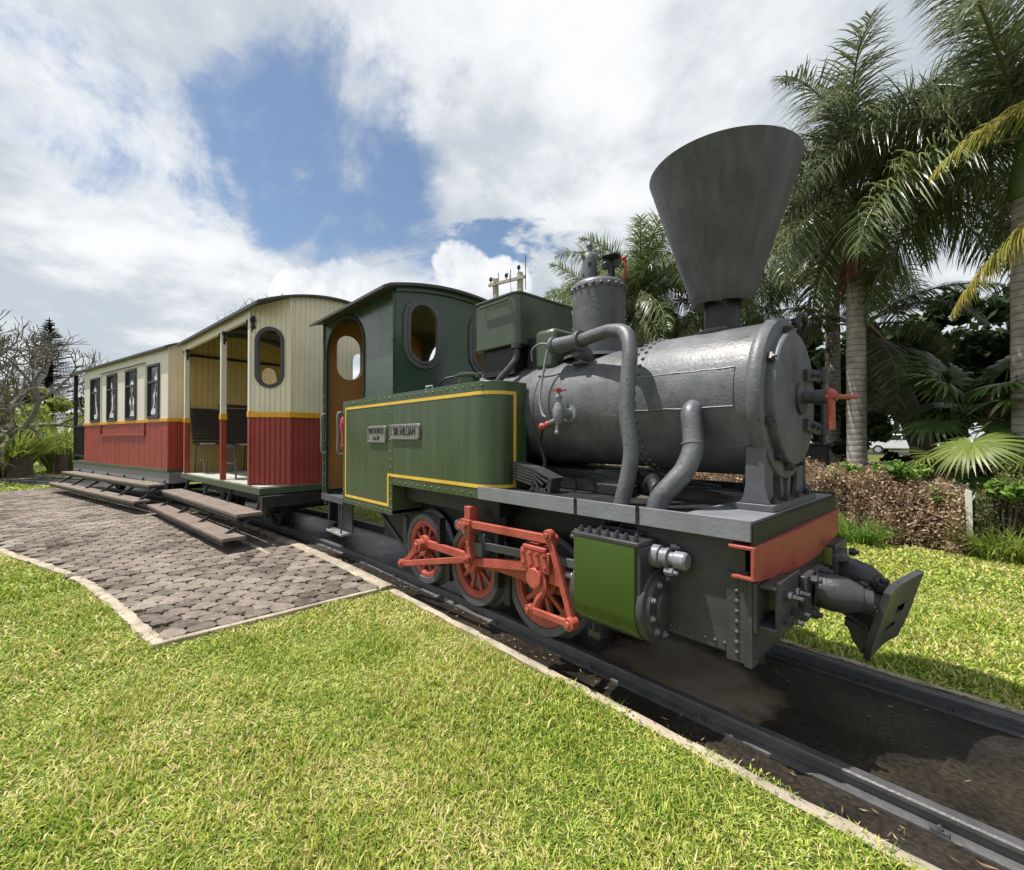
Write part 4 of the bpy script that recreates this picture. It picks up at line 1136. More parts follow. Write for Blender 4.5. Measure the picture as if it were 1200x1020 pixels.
    # --- valve gear (near side; the far side carries the same)
    for s, Y in ((1, lambda y: y), (-1, lambda y: 2 * YC - y)):
        px = [x + .112 for x in WX]; pz = WZ + .07

        def rod(name, p0, p1, w, h, ends=(0, 0), mat='gear_red', mid=None):
            mb = MB(); a, b = V(p0), V(p1); a.y = Y(a.y); b.y = Y(b.y)
            mb.bar(a, b, w, h)
            for p, r in zip((a, b), ends):
                if r: mb.cyl(p - V(0, w * .75, 0), p + V(0, w * .75, 0), r, n=16); mb.cyl(p - V(0, w * 1.25, 0), p + V(0, w * 1.25, 0), r * .5, n=10)
            return P(mb, name, mat, bevel=.003)
        rod('coupling_rod', (px[0], 1.685, pz), (px[1], 1.685, pz), .028, .05, (.055, 0))
        rod('coupling_rod', (px[1], 1.685, pz), (px[2], 1.685, pz), .028, .055, (.05, .062))
        cr = rod('connecting_rod', (px[1], 1.645, pz - .004), (-1.54, 1.64, .515), .03, .05, (.06, .04))
        rod('return_crank', (px[0], 1.635, pz - .01), (-2.87, 1.61, .272), .03, .04, (.045, .03))
        rod('eccentric_rod', (-2.87, 1.58, .272), (-2.10, 1.58, .452), .024, .036, (.03, .026))
        mb = MB()
        for k in range(6):
            f0, f1 = k / 6, (k + 1) / 6; z0, z1 = .45 + .22 * f0, .45 + .22 * f1
            xo = lambda f: -2.115 + .02 * (2 * f - 1) ** 2
            mb.bar((xo(f0), Y(1.615), z0), (xo(f1), Y(1.615), z1), .036, .05, (0, 1, 0))
        mb.box(-2.165, -2.075, *sorted((Y(1.575), Y(1.66))), .615, .685); mb.box(-2.145, -2.09, *sorted((Y(1.59), Y(1.65))), .685, .76)
        mb.cyl((-2.12, Y(1.56), .65), (-2.12, Y(1.70), .65), .02); mb.cyl((-2.19, Y(1.58), .64), (-2.19, Y(1.63), .64), .024)
        P(mb, 'expansion_link', 'gear_red', bevel=.003)
        rod('radius_rod', (-2.09, 1.60, .658), (-1.45, 1.605, .672), .026, .042, (.02, .03))
        rod('combination_lever', (-1.445, 1.575, .70), (-1.30, 1.575, .325), .022, .032, (.028, .028))
        rod('union_link', (-1.30, 1.555, .325), (-1.56, 1.56, .318), .02, .030, (.03, .026))
        mb = MB(); mb.tube(spline([(-1.545, Y(1.58), .30), (-1.53, Y(1.585), .36), (-1.50, Y(1.60), .42), (-1.52, Y(1.61), .50)]), .02, 8); mb.cyl((-1.56, Y(1.55), .315), (-1.56, Y(1.60), .315), .022)
        P(mb, 'drop_link', 'gear_red')
        mb = MB(); mb.box(-1.66, -1.46, *sorted((Y(1.59), Y(1.67))), .50, .605); mb.box(-1.64, -1.48, *sorted((Y(1.585), Y(1.675))), .605, .625)
        mb.cyl((-1.55, Y(1.57), .47), (-1.55, Y(1.65), .47), .05); mb.cyl((-1.56, Y(1.64), .63), (-1.56, Y(1.64), .67), .02); mb.box(-1.48, -1.40, *sorted((Y(1.61), Y(1.66))), .45, .54)
        xh = P(mb, 'crosshead', 'gear_red', bevel=.004)
        mb = MB()
        for k in range(4):
            mb.hexbolt((-1.635 + k * .05, Y(1.588), .588), (0, -s, 0), .011, .012); mb.hexbolt((-1.635 + k * .05, Y(1.588), .528), (0, -s, 0), .008, .008)
        P(mb, 'crosshead_bolts', 'gear_red', xh, kind='stuff')
        mb = MB(); mb.bar((-2.06, Y(1.66), .528), (-1.24, Y(1.65), .575), .03, .04); mb.bar((-2.06, Y(1.66), .44), (-2.06, Y(1.66), .60), .06, .02, (0, 1, 0)); mb.box(-2.10, -2.02, *sorted((Y(1.62), Y(1.7))), .47, .55)
        P(mb, 'slide_bar', 'frame_grey', bevel=.002)
        mb = MB(); c = V(-2.30, Y(1.68), .62); mb.cyl(c - V(.01, 0, 0), c + V(.03, -.03 * s, 0), .035); mb.cyl(c + V(.05, 0, -.03), c + V(.16, -.02 * s, -.05), .018); mb.sphere(c + V(.1, -.02 * s, -.03), .034); mb.cyl(c + V(.08, 0, -.07), c + V(.15, 0, -.06), .02)
        P(mb, 'lubricator', 'grey_paint', smooth=50)
    # --- drawgear
    dg = None
    mb = MB()
    mb.box(-.575, -.545, 1.63, 2.70, .50, .672)
    dg = P(mb, 'draw_plate', 'iron', bevel=.004)
    mb = MB()   # open bracket at the near end
    mb.box(-.545, -.49, 1.64, 1.83, .655, .668); mb.box(-.545, -.49, 1.64, 1.83, .515, .528); mb.box(-.50, -.485, 1.66, 1.90, .50, .68)
    mb.box(-.4849, -.462, 1.88, 2.12, .495, .66)
    P(mb, 'spring_pocket', 'iron', dg, bevel=.004)
    mb = MB(); mb.box(-.545, -.49, 2.50, 2.69, .655, .668); mb.box(-.545, -.49, 2.50, 2.69, .515, .528); mb.box(-.50, -.485, 2.45, 2.67, .50, .68); mb.box(-.4849, -.462, 2.36, 2.56, .49, .65)
    P(mb, 'spring_pocket', 'iron', dg, bevel=.004)
    mb = MB()
    for y, z in ((1.72, .625), (1.72, .545), (1.80, .62), (1.80, .55), (1.94, .64), (1.94, .515), (2.10, .64), (2.10, .515), (2.60, .63), (2.60, .54), (2.38, .63)):
        mb.hexbolt((-.462 if y > 1.9 else -.485, y, z), ax, .018, .022); mb.cyl((-.46, y, z), (-.43, y, z), .008, n=8)
    P(mb, 'draw_bolts', 'iron', dg, kind='stuff')
    for (y0, z0, y1, z1) in ((2.02, .585, 2.06, .572), (2.46, .57, 2.40, .545)):
        mb = MB(); mb.lathe((-.47, y0, z0), (.16, y1 - y0, z1 - z0), [(0, .075), (.01, .062), (.05, .068), (.10, .066), (.135, .05), (.145, .046), (.146, .038), (.175, .036)], 24)
        P(mb, 'buffer_spring_casing', 'iron', dg, smooth=50)
    # buffer shield, tilted forward at the top and swung a little
    M = Matrix.Translation(V(-.285, 2.225, .475)) @ Matrix.Rotation(R(-9), 4, 'Z') @ Matrix.Rotation(R(16), 4, 'Y') @ Matrix.Rotation(R(4), 4, 'X')
    mb = MB(); n = 12; vs = []; fs = []
    hh = .150
    for i in range(n + 1):
        f = i / n * 2 - 1                                   # along the width
        for j in range(9):
            g_ = j / 8 * 2 - 1                              # along the height
            curve = -.030 * (1 - abs(f) ** 2) * 0 - .05 * max(0, f) ** 2 * 0
            wid = .140 - (.04 * max(0, -g_ - .45) / .55)
            xx = .022 * f * f * (1 if f > 0 else .5)
            zz = g_ * hh - (-.05 * max(0, f) if g_ < -.4 else -.03 * max(0, f) ** 2)
            for d in (-.011, .011): vs.append(M @ V(xx + d, f * wid, zz))
    idx = lambda i, j, d: (i * 9 + j) * 2 + d
    for i in range(n):
        for j in range(8):
            if (8 <= i <= 9 and j == 4) or (6 <= i <= 8 and j == 2): # slots
                for a, b in (((i, j), (i + 1, j)), ((i, j + 1), (i + 1, j + 1))): fs.append((idx(*a, 0), idx(*b, 0), idx(*b, 1), idx(*a, 1)))
                continue
            fs += [(idx(i, j, 0), idx(i + 1, j, 0), idx(i + 1, j + 1, 0), idx(i, j + 1, 0)), (idx(i, j, 1), idx(i, j + 1, 1), idx(i + 1, j + 1, 1), idx(i + 1, j, 1))]
    for i in range(n):
        for j in (0, 8): fs.append((idx(i, j, 0), idx(i + 1, j, 0), idx(i + 1, j, 1), idx(i, j, 1)))
    for j in range(8):
        for i in (0, n): fs.append((idx(i, j, 0), idx(i, j + 1, 0), idx(i, j + 1, 1), idx(i, j, 1)))
    P(mb.add(vs, fs), 'buffer_shield', 'iron', dg, smooth=50)
    mb = MB()
    for z in (.05, -.035):
        mb.prism([(-.17, -.045), (-.01, -.085), (-.01, .085), (-.17, .045)], M @ V(0, -.02, z), M.to_3x3() @ V(1, 0, 0), M.to_3x3() @ V(0, 1, 0), (0, 0, .014))
    mb.cyl(M @ V(-.09, -.02, -.10), M @ V(-.09, -.02, .085), .017, n=12); mb.hexbolt(M @ V(-.09, -.02, .068), M.to_3x3() @ V(0, 0, 1), .028, .02)
    mb.hexbolt(M @ V(-.05, .05, .075), M.to_3x3() @ V(0, 0, 1), .028, .03)
    mb.bar(M @ V(-.08, .05, .07), M @ V(-.01, .09, .08), .05, .04); mb.prism([(-.10, -.045), (-.01, -.045), (-.01, -.15), (-.05, -.12)], M @ V(0, -.08, 0), M.to_3x3() @ V(1, 0, 0), M.to_3x3() @ V(0, 0, 1), M.to_3x3() @ V(0, .1, 0))
    P(mb, 'coupling_jaw', 'iron', dg, bevel=.002)

    # --- side tanks
    TX0, TX1, TY0, TY1, rad = -3.99, -1.90, 1.60, 1.875, .13
    arc = [(TX1 - rad + rad * math.sin(R(a)), TY0 + rad - rad * math.cos(R(a))) for a in range(0, 91, 9)]
    for s in (1, -1):
        fy = (lambda y: y) if s > 0 else (lambda y: 2 * YC - y)
        plan = [(-3.0595, fy(TY1)), (-3.0595, fy(TY0))] + [(x, fy(y)) for x, y in arc] + [(TX1, fy(TY1))]
        mb = MB(); mb.prism(plan, (0, 0, .815), (1, 0, 0), (0, 1, 0), (0, 0, 1.497 - .815))
        tank = P(mb, 'side_tank', 'tank_green', bevel=.003, smooth=30)
        mb = MB(); mb.box(TX0, -3.06, *sorted((fy(TY0), fy(TY1))), .585, 1.497); P(mb, 'tank_rear', 'tank_green', tank, bevel=.002)
        # lining: yellow band round the panel
        def ribbon(path, z0, z1, off=.003):
            vs = []; fs = []
            for i, (x, y) in enumerate(path):
                a = path[max(i - 1, 0)]; b = path[min(i + 1, len(path) - 1)]; d = V(b[0] - a[0], b[1] - a[1], 0).normalized(); nn = V(d.y, -d.x, 0)
                for o_ in (0, off):
                    for z in (z0, z1): vs.append((x + nn.x * o_, fy(y + nn.y * o_), z))
            for i in range(len(path) - 1):
                q = i * 4; r_ = q + 4; fs += [(q + 2, r_ + 2, r_ + 3, q + 3), (q + 1, q + 3, r_ + 3, r_ + 1), (q, r_, r_ + 2, q + 2)]
            e = len(path) * 4 - 4; fs += [(0, 2, 3, 1), (e, e + 1, e + 3, e + 2)]
            return MB().add(vs, fs)
        P(ribbon([(-3.932, TY0)] + arc + [(TX1, 1.785)], 1.418, 1.438), 'lining_stripe', 'stripe_yellow', tank)
        P(ribbon([(-3.133, TY0)] + arc + [(TX1, 1.785)], .877, .897), 'lining_stripe', 'stripe_yellow', tank)
        P(ribbon([(-3.932, TY0 - .001), (-3.912, TY0 - .001)], .646, 1.418), 'lining_stripe', 'stripe_yellow', tank)
        P(ribbon([(-3.912, TY0), (-3.113, TY0)], .646, .666), 'lining_stripe', 'stripe_yellow', tank)
        P(ribbon([(-3.133, TY0 - .001), (-3.113, TY0 - .001)], .666, .877), 'lining_stripe', 'stripe_yellow', tank)
        P(ribbon([(TX1, 1.765), (TX1, 1.785)], .897, 1.418), 'lining_stripe', 'stripe_yellow', tank)
        mb = MB()
        def rv(x, z, y=TY0): mb.hemi((x, fy(y), z), (0, -s, 0), .0085, .006)
        for k in range(24): rv(-3.95 + k * .085, 1.47)
        for k in range(12): rv(-3.06 + k * .085 + .03, .84)
        for k in range(12): rv(-3.95 + k * .079, .612)
        for k in range(7): rv(-3.085, .64 + k * .06)
        for z in (.95, 1.06, 1.15, 1.26, 1.36): rv(-3.10, z)
        for k in range(4): rv(-3.975, .70 + k * .2)
        P(mb, 'rivets', 'tank_green', tank, kind='stuff')
        mb = MB(); mb.lathe((-2.31, fy(1.745), 1.497), (0, 0, 1), [(0, .085), (.01, .085), (.012, .075), (.062, .075), (.064, .092), (.078, .092), (.09, .06), (.094, .01)], 32)
        mb.box(-2.24, -2.19, fy(1.745) - .015, fy(1.745) + .015, 1.55, 1.575)
        P(mb, 'filler_cap', 'box_green', tank, smooth=35)
        mb = MB(); mb.tube([(-2.68, fy(1.66), 1.49), (-2.68, fy(1.66), 1.525), (-2.60, fy(1.66), 1.525), (-2.60, fy(1.66), 1.49)], .007, 8); P(mb, 'lifting_handle', 'bright_steel', tank)
    # number plates
    def nameplate(x0, x1, z0, z1, lines, size, sx):
        mb = MB(); r_ = .018; c = [(x0 + r_, z0 + r_), (x1 - r_, z0 + r_), (x1 - r_, z1 - r_), (x0 + r_, z1 - r_)]
        poly = []
        for k, (cx, cz) in enumerate(c):
            for a in range(0, 91, 30): t = R(180 + 90 * k + a); poly.append((cx + r_ * math.cos(t), cz + r_ * math.sin(t)))
        mb.prism(poly, (0, 1.5865, 0), (1, 0, 0), (0, 0, 1), (0, .0135, 0))
        pl = P(mb, 'name_plate', 'plate_metal', bevel=.003)
        mb = MB(); n = len(poly); cx, cz = (x0 + x1) / 2, (z0 + z1) / 2
        inner = [((x - cx) * (1 - .03 / (x1 - x0)) + cx, (z - cz) * (1 - .03 / (z1 - z0)) + cz) for x, z in poly]
        outer = [((x - cx) * (1 - .008 / (x1 - x0)) + cx, (z - cz) * (1 - .008 / (z1 - z0)) + cz) for x, z in poly]
        vs = [(x, 1.5867, z) for x, z in outer] + [(x, 1.5825, z) for x, z in outer] + [(x, 1.5825, z) for x, z in inner] + [(x, 1.5867, z) for x, z in inner]
        fs = []
        for i in range(n):
            j = (i + 1) % n
            for q in range(3): fs.append((q * n + i, q * n + j, q * n + n + j, q * n + n + i))
        P(mb.add(vs, fs), 'rim', 'plate_metal', pl)
        for txt, dz, sz in lines: text_part(txt, sz, 'letter_black', pl, ((x0 + x1) / 2 - LO[0], 1.585 - LO[1], (z0 + z1) / 2 + dz), (R(90), 0, 0), sx=sx)
    nameplate(-3.455, -3.145, 1.130, 1.262, (('DECAUVILLE', .024, .054), ('No 20', -.030, .048)), .05, .82)
    nameplate(-3.065, -2.655, 1.155, 1.267, (('SIR.WILLIAM', .0, .078),), .07, .74)
    # --- cab
    cab = None
    zroof = lambda y: 2.372 - .10 * ((y - YC) / .68) ** 2
    for s in (1, -1):
        yy = 1.615 if s > 0 else 2 * YC - 1.615
        arch = [(-4.0 + .42 * math.cos(R(a)), 1.97 + .30 * math.sin(R(a))) for a in range(180, -1, -10)]
        poly = [(-4.5, .62), (-4.42, .62)] + arch + [(-3.58, 1.4965), (-3.07, 1.4965), (-3.07, 2.300), (-4.5, 2.300)]
        mb = MB(); mb.prism(poly, (0, yy, 0), (1, 0, 0), (0, 0, 1), (0, .012 * s, 0))
        c_ = P(mb, 'cab_side', 'cab_green', smooth=0)
        if s > 0: cab = c_
        P(MB().bar((-4.5, yy - .004 * s, .62), (-4.5, yy - .004 * s, 2.295), .03, .012, (0, 1, 0)), 'cab_angle', 'cab_green', c_); mb = MB(); mb.bar((-3.085, yy - .003 * s, 1.5), (-3.085, yy - .003 * s, 2.29), .03, .008, (0, 1, 0))
        P(mb, 'cab_angle', 'cab_green', c_)
        mb = MB()
        for k in range(9): mb.hemi((-3.085, yy - .007 * s, 1.56 + k * .088), (0, -s, 0), .007, .005)
        for k in range(7): mb.hemi((-3.56, yy, 1.53 + k * .07), (0, -s, 0), .006, .004)
        for k in range(14): mb.hemi((-4.47, yy - .006 * s, .7 + k * .11), (0, -s, 0), .006, .004)
        P(mb, 'rivets', 'cab_green', c_, kind='stuff')
        mb = MB()   # edging bead of the doorway
        mb.tube([(-4.42, yy - .004 * s, .64)] + [(a, yy - .004 * s, b) for a, b in arch] + [(-3.58, yy - .004 * s, 1.52)], .010, 8); P(mb, 'door_bead', 'dark_iron', c_)
        for x in (-4.44, -4.03):
            mb = MB(); q = yy - s * .045; mb.tube(spline([(x, yy, 1.02), (x, q, 1.04), (x, q, 1.20), (x, q, 1.38), (x, yy, 1.40)], 5), .011, 10); P(mb, 'handrail', 'hose_grey', c_)
    win = (1.866, 1.995, .132, .235)
    for nm, x, d, mat, hz in (('cab_front', -3.066, -.012, 'cab_green', 1.36), ('cab_rear', -4.508, .012, 'cab_green', .62), ('cab_lining', -4.490, .008, 'lining_wood', .66), ('cab_lining', -3.082, -.006, 'lining_wood', 1.36)):
        holes = [win, (2 * YC - win[0],) + win[1:]]
        mb = MB(); holed_wall(mb, lambda u, z, t, x=x, d=d: (x + t, u, z), d, 1.628, 2.732, lambda u, hz=hz: hz, zroof, holes)
        w = P(mb, nm, mat, smooth=0)
        if nm == 'cab_lining': continue
        for h in holes:
            mb = MB(); dd = (-.001, .016) if nm == 'cab_front' else (.001, -.016)
            stadium_ring(mb, lambda u, z, t, x=x: (x + t, u, z), h[0], h[1], h[2] - .006, h[3] - .006, .050, dd[0], dd[1])
            fr = P(mb, 'window_frame', 'frame_grey', w, smooth=30)
            if nm == 'cab_front':
                mb = MB(); stadium_ring(mb, lambda u, z, t, x=x: (x + t, u, z), h[0], h[1], h[2] - .012, h[3] - .012, .022, .014, .024); P(mb, 'window_bead', 'frame_grey', fr, smooth=30)
                mb = MB()
                for k in range(14):
                    t = 2 * math.pi * k / 14; mb.hemi((x + .016, h[0] + .160 * math.cos(t), h[1] + (.103 if math.sin(t) > 0 else -.103) + .160 * math.sin(t)), ax, .006, .004)
                P(mb, 'rivets', 'frame_grey', fr, kind='stuff')
    # interior lining of the far side, visible through the doorway
    mb = MB(); mb.box(-4.47, -3.6, 2.50, 2.52, .66, 1.52); mb.box(-3.60, -3.09, 2.60, 2.61, .66, 2.28); P(mb, 'cab_bench', 'lining_wood', cab)
    mb = MB(); mb.box(-3.45, -3.10, 1.9, 2.46, .66, 1.75); mb.lathe((-3.46, YC, 1.2), ax, [(-.02, .15), (.02, .16)], 24); P(mb, 'backhead', 'dark_iron', cab, bevel=.01)
    mb = MB(); mb.box(-4.52, -3.06, 1.602, 2.758, .596, .62); mb.box(-4.52, -3.99, 1.598, 1.612, .565, .622); P(mb, 'cab_floor', 'frame_grey', cab)
    # roof
    mb = MB(); n = 24; vs = []; fs = []
    for i in range(n + 1):
        y = 1.495 + 1.37 * i / n; z = zroof(y) + .003 - (.012 if i in (0, n) else 0)
        for x in (-4.575, -2.995): vs += [(x, y, z), (x, y, z + .022)]
    for i in range(n):
        a, b = i * 4, i * 4 + 4; fs += [(a, b, b + 2, a + 2), (a + 1, a + 3, b + 3, b + 1), (a, a + 1, b + 1, b), (a + 2, b + 2, b + 3, a + 3)]
    fs += [(0, 2, 3, 1), (n * 4, n * 4 + 1, n * 4 + 3, n * 4 + 2)]
    roof = P(mb.add(vs, fs), 'cab_roof', 'roof_dark', smooth=40)
    mb = MB(); vs = []; fs = []
    for i in range(n + 1):
        y = 1.62 + 1.12 * i / n; z = zroof(y)
        for x in (-3.066, -3.042): vs += [(x, y, z - .03), (x, y, z + .001)]
    for i in range(n):
        a, b = i * 4, i * 4 + 4; fs += [(a + 2, b + 2, b + 3, a + 3), (a, b, b + 2, a + 2), (a, a + 1, b + 1, b), (a + 1, a + 3, b + 3, b + 1)]
    P(mb.add(vs, fs), 'roof_angle', 'cab_green', roof, smooth=40)
    # cab steps and a pink cloth tied by the door
    mb = MB(); mb.box(-4.36, -4.00, 1.585, 1.72, .275, .295); st = P(mb, 'cab_step', 'bright_steel', cab, bevel=.003)
    mb = MB()
    for x in (-4.34, -4.03): mb.bar((x - .02, 1.62, .60), (x, 1.60, .29), .02, .008, (0, 1, 0))
    mb.box(-4.36, -4.02, 1.70, 1.712, .28, .58); P(mb, 'step_hanger', 'iron', st)
    mb = MB(); mb.tube(spline([(-4.045, 1.63, 1.36), (-4.05, 1.62, 1.28), (-4.04, 1.63, 1.18), (-4.05, 1.625, 1.06)], 5), [.012] * 1 + [.022] * 14 + [.012], 8); P(mb, 'cloth_strip', 'pink', cab)
    # --- green box on the boiler
    BX0, BX1, BY0, BY1, br = -2.46, -2.01, 1.90, 2.46, .05
    plan = []
    for cx, cy, a0 in ((BX1 - br, BY0 + br, 270), (BX1 - br, BY1 - br, 0), (BX0 + br, BY1 - br, 90), (BX0 + br, BY0 + br, 180)):
        for a in range(0, 91, 15): t = R(a0 + a); plan.append((cx + br * math.cos(t), cy + br * math.sin(t)))
    mb = MB(); mb.prism(plan, (0, 0, 1.76), (1, 0, 0), (0, 1, 0), (0, 0, .32)); bx = P(mb, 'sand_box', 'box_green', bevel=.006, smooth=30)
    mb = MB(); mb.prism([((x + 2.235) * 1.03 - 2.235, (y - YC) * 1.02 + YC) for x, y in plan], (0, 0, 2.078), (1, 0, 0), (0, 1, 0), (0, 0, .016)); P(mb, 'lid', 'box_green', bx, bevel=.004)
    mb = MB(); mb.box(-2.40, -2.08, 1.94, 2.42, 1.58, 1.755); P(mb, 'box_support', 'dark_iron', bx)
    mb = MB(); mb.tube([(-2.34, 1.885, 2.055), (-2.34, 1.87, 2.04), (-2.08, 1.87, 2.04), (-2.08, 1.885, 2.055)], .008, 8); P(mb, 'handle', 'box_green', bx)
    mb = MB(); mb.tube(spline([(-2.05, 1.93, 1.77), (-2.05, 1.93, 1.68), (-2.07, 1.90, 1.62), (-2.12, 1.86, 1.55), (-2.15, 1.84, 1.50)], 5), .022, 12); mb.lathe((-2.05, 1.93, 1.735), (0, 0, 1), [(0, .034), (.03, .034)], 14)
    P(mb, 'sand_pipe', 'iron', bx)
    mb = MB(); plan = [(-1.93, 1.97), (-1.76, 1.97), (-1.76, 2.39), (-1.93, 2.39)]; mb.prism(plan, (0, 0, 1.58), (1, 0, 0), (0, 1, 0), (0, 0, .25)); P(mb, 'turret_box', 'box_green', bevel=.03)
    mb = MB(); P(mb.box(-2.02, -1.90, 2.0, 2.36, 1.6, 1.80), 'saddle_block', 'dark_iron'); mb = MB(); mb.tube(spline([(-2.7, 1.74, 1.50), (-2.6, 1.76, 1.58), (-2.5, 1.85, 1.60), (-2.42, 1.95, 1.62)], 6), .008, 8); P(mb, 'pipe_work', 'dark_iron')
    # --- rear of engine
    mb = MB(); mb.box(-4.60, -4.52, 1.65, 2.71, .50, .66); P(mb, 'rear_beam', 'dark_iron', cab, bevel=.004)
    mb = MB(); mb.bar((-4.6, YC, .52), (-5.2, track_y(-5.2), .50), .08, .06); P(mb, 'drawbar', 'dark_iron', cab)
    return root


locomotive()

# ------------------------------------------------------------------ coaches


def roof_arc(hw, z0, rise):
    return lambda y: z0 + rise * (1 - (y / hw) ** 2)


def arc_roof(name, mat, root, x0, x1, hw, z0, rise, t, n=28):
    mb = MB(); vs = []; fs = []; f = roof_arc(hw, z0, rise)
    for i in range(n + 1):
        y = -hw + 2 * hw * i / n
        for x in (x0, x1): vs += [(x, y, f(y)), (x, y, f(y) + t)]
    for i in range(n):
        a, b = i * 4, i * 4 + 4; fs += [(a, b, b + 2, a + 2), (a + 1, a + 3, b + 3, b + 1), (a, a + 1, b + 1, b), (a + 2, b + 2, b + 3, a + 3)]
    fs += [(0, 2, 3, 1), (n * 4, n * 4 + 1, n * 4 + 3, n * 4 + 2)]
    return mb.add(vs, fs).build(name, mat, root, smooth=40)


def board_wall(root, wall_to3, u0, u1, zlo, zhi, pitch, mat, hole=None, pname='wall_panel', t=.018):
    """an upright wall of V-jointed boards; every board is its own piece"""
    holder = bpy.data.objects.new(pname, None); COL.objects.link(holder); holder.parent = root; holder.empty_display_size = .05
    n = max(1, round((u1 - u0) / pitch)); p = (u1 - u0) / n
    for k in range(n):
        a, b = u0 + k * p, u0 + (k + 1) * p
        if hole and a < hole[0] + hole[2] and b > hole[0] - hole[2]:
            cu, cz, ha, hb = hole
            q = lambda u: max(0.0, ha * ha - (u - cu) ** 2) ** .5
            inside = lambda u: abs(u - cu) < ha
            lo = lambda u: (cz - (hb - ha) - q(u)) if inside(u) else cz
            hi = lambda u: (cz + (hb - ha) + q(u)) if inside(u) else cz + .0005
            mb = MB(); plank(mb, wall_to3, a, b, zlo, lo, t, n=5); mb.build('board', mat, holder, smooth=25)
            mb = MB(); plank(mb, wall_to3, a, b, hi, zhi, t, n=5); mb.build('board', mat, holder, smooth=25)
        else:
            mb = MB(); plank(mb, wall_to3, a, b, zlo, zhi, t, n=2); mb.build('board', mat, holder, smooth=25)
    return holder


def footboards(root, x0, x1, specs, nbr):
    for (ya, yb, z, xa, xb) in specs:
        mb = MB(); mb.box(x0 + xa, x1 + xb, ya, yb, z - .035, z)
        mb.build('footboard', 'step_wood', root, bevel=.006)
        mb = MB(); mb.box(x0 + xa + .01, x1 + xb - .01, ya + .01, ya + .03, z - .075, z - .036); mb.build('footboard_rail', 'dark_iron', root)
    (ya1, yb1, z1, *_), (ya2, yb2, z2, *_) = specs
    for k in range(nbr):
        x = x0 + .18 + (x1 - x0 - .30) * k / (nbr - 1)
        mb = MB()
        mb.bar((x, -.80, .56), (x, yb1 - .02, z1 - .04), .035, .02, (1, 0, 0)); mb.bar((x, yb1 - .03, z1 - .05), (x, ya2 + .03, z2 - .055), .035, .022, (1, 0, 0))
        mb.bar((x, yb1, z1 - .05), (x, ya1 + .02, z1 - .05), .03, .02, (1, 0, 0)); mb.bar((x, yb2, z2 - .05), (x, ya2 + .02, z2 - .05), .03, .02, (1, 0, 0))
        mb.build('footboard_bracket', 'iron', root)


def undercarriage(root, xa, xb, hw):
    mb = MB(); mb.box(xb, xa, -.62, -.54, .42, .57); mb.box(xb, xa, .54, .62, .42, .57)
    for k in range(6): x = xa + (xb - xa) * (k + .5) / 6; mb.box(x - .03, x + .03, -.54, .54, .44, .56)
    mb.build('underframe', 'dark_iron', root, bevel=.004)
    for x in (xa - .62 * (1 if xa > xb else -1), xb + .75):
        for y in (-.40, .40):
            w = MB().lathe((0, 0, 0), (0, -1 if y < 0 else 1, 0), [(-.06, .03), (-.06, .24), (-.03, .24), (-.03, .215), (.035, .21), (.035, .17), (.0, .15), (.0, .07), (.06, .06), (.06, .02)], 32).build('wheel', 'dark_iron', root, smooth=40)
            w.location = (x, y, .315)
            mb = MB(); yy = y * 1.42; mb.box(x - .08, x + .08, min(yy, yy * .9), max(yy, yy * .9), .22, .42); mb.box(x - .16, x + .16, min(yy * .9, yy * .8), max(yy * .9, yy * .8), .40, .45)
            mb.build('axle_box', 'iron', root, bevel=.01)
        mb = MB(); mb.cyl((x, -.4, .315), (x, .4, .315), .04); mb.build('axle', 'dark_iron', root)


def bench(root, x, y0, y1):
    """slatted bench facing forward (+x)"""
    b = MB()
    for y in (y0 + .05, (y0 + y1) / 2, y1 - .05):
        b.tube(spline([(x + .46, y, 1.055), (x + .40, y, 1.075), (x + .2, y, 1.06), (x + .06, y, 1.07), (x + .02, y, 1.16), (x - .04, y, 1.36), (x - .10, y, 1.62)], 4), .011, 6)
        b.bar((x + .40, y, 1.06), (x + .46, y, .66), .03, .012, (0, 1, 0)); b.bar((x + .05, y, 1.07), (x - .03, y, .66), .03, .012, (0, 1, 0)); b.bar((x + .02, y, .85), (x + .43, y, .85), .02, .01)
    fr = b.build('bench', 'frame_grey', root)
    path = spline([(x + .46, 0, 1.07), (x + .40, 0, 1.09), (x + .2, 0, 1.075), (x + .075, 0, 1.085), (x + .035, 0, 1.17), (x - .025, 0, 1.36), (x - .085, 0, 1.62)], 10)
    tot = [0]
    for a, c in zip(path, path[1:]): tot.append(tot[-1] + (c - a).length)
    L_ = tot[-1]; n = 17
    me = MB().box(-.0, .007, y0, y1, -.024, .024)
    src = None
    for k in range(n):
        s = L_ * (k + .5) / n; i = max(j for j in range(len(tot)) if tot[j] <= s); i = min(i, len(path) - 2)
        d = (path[i + 1] - path[i]).normalized(); p = path[i] + d * (s - tot[i]); ang = math.atan2(d.x, d.z)
        if src is None: o = me.build('slat', 'bench_wood', fr, bevel=.003); src = o
        else:
            o = src.copy(); COL.objects.link(o); o.parent = fr
        o.location = (p.x, 0, p.z); o.rotation_euler = (0, ang, 0)


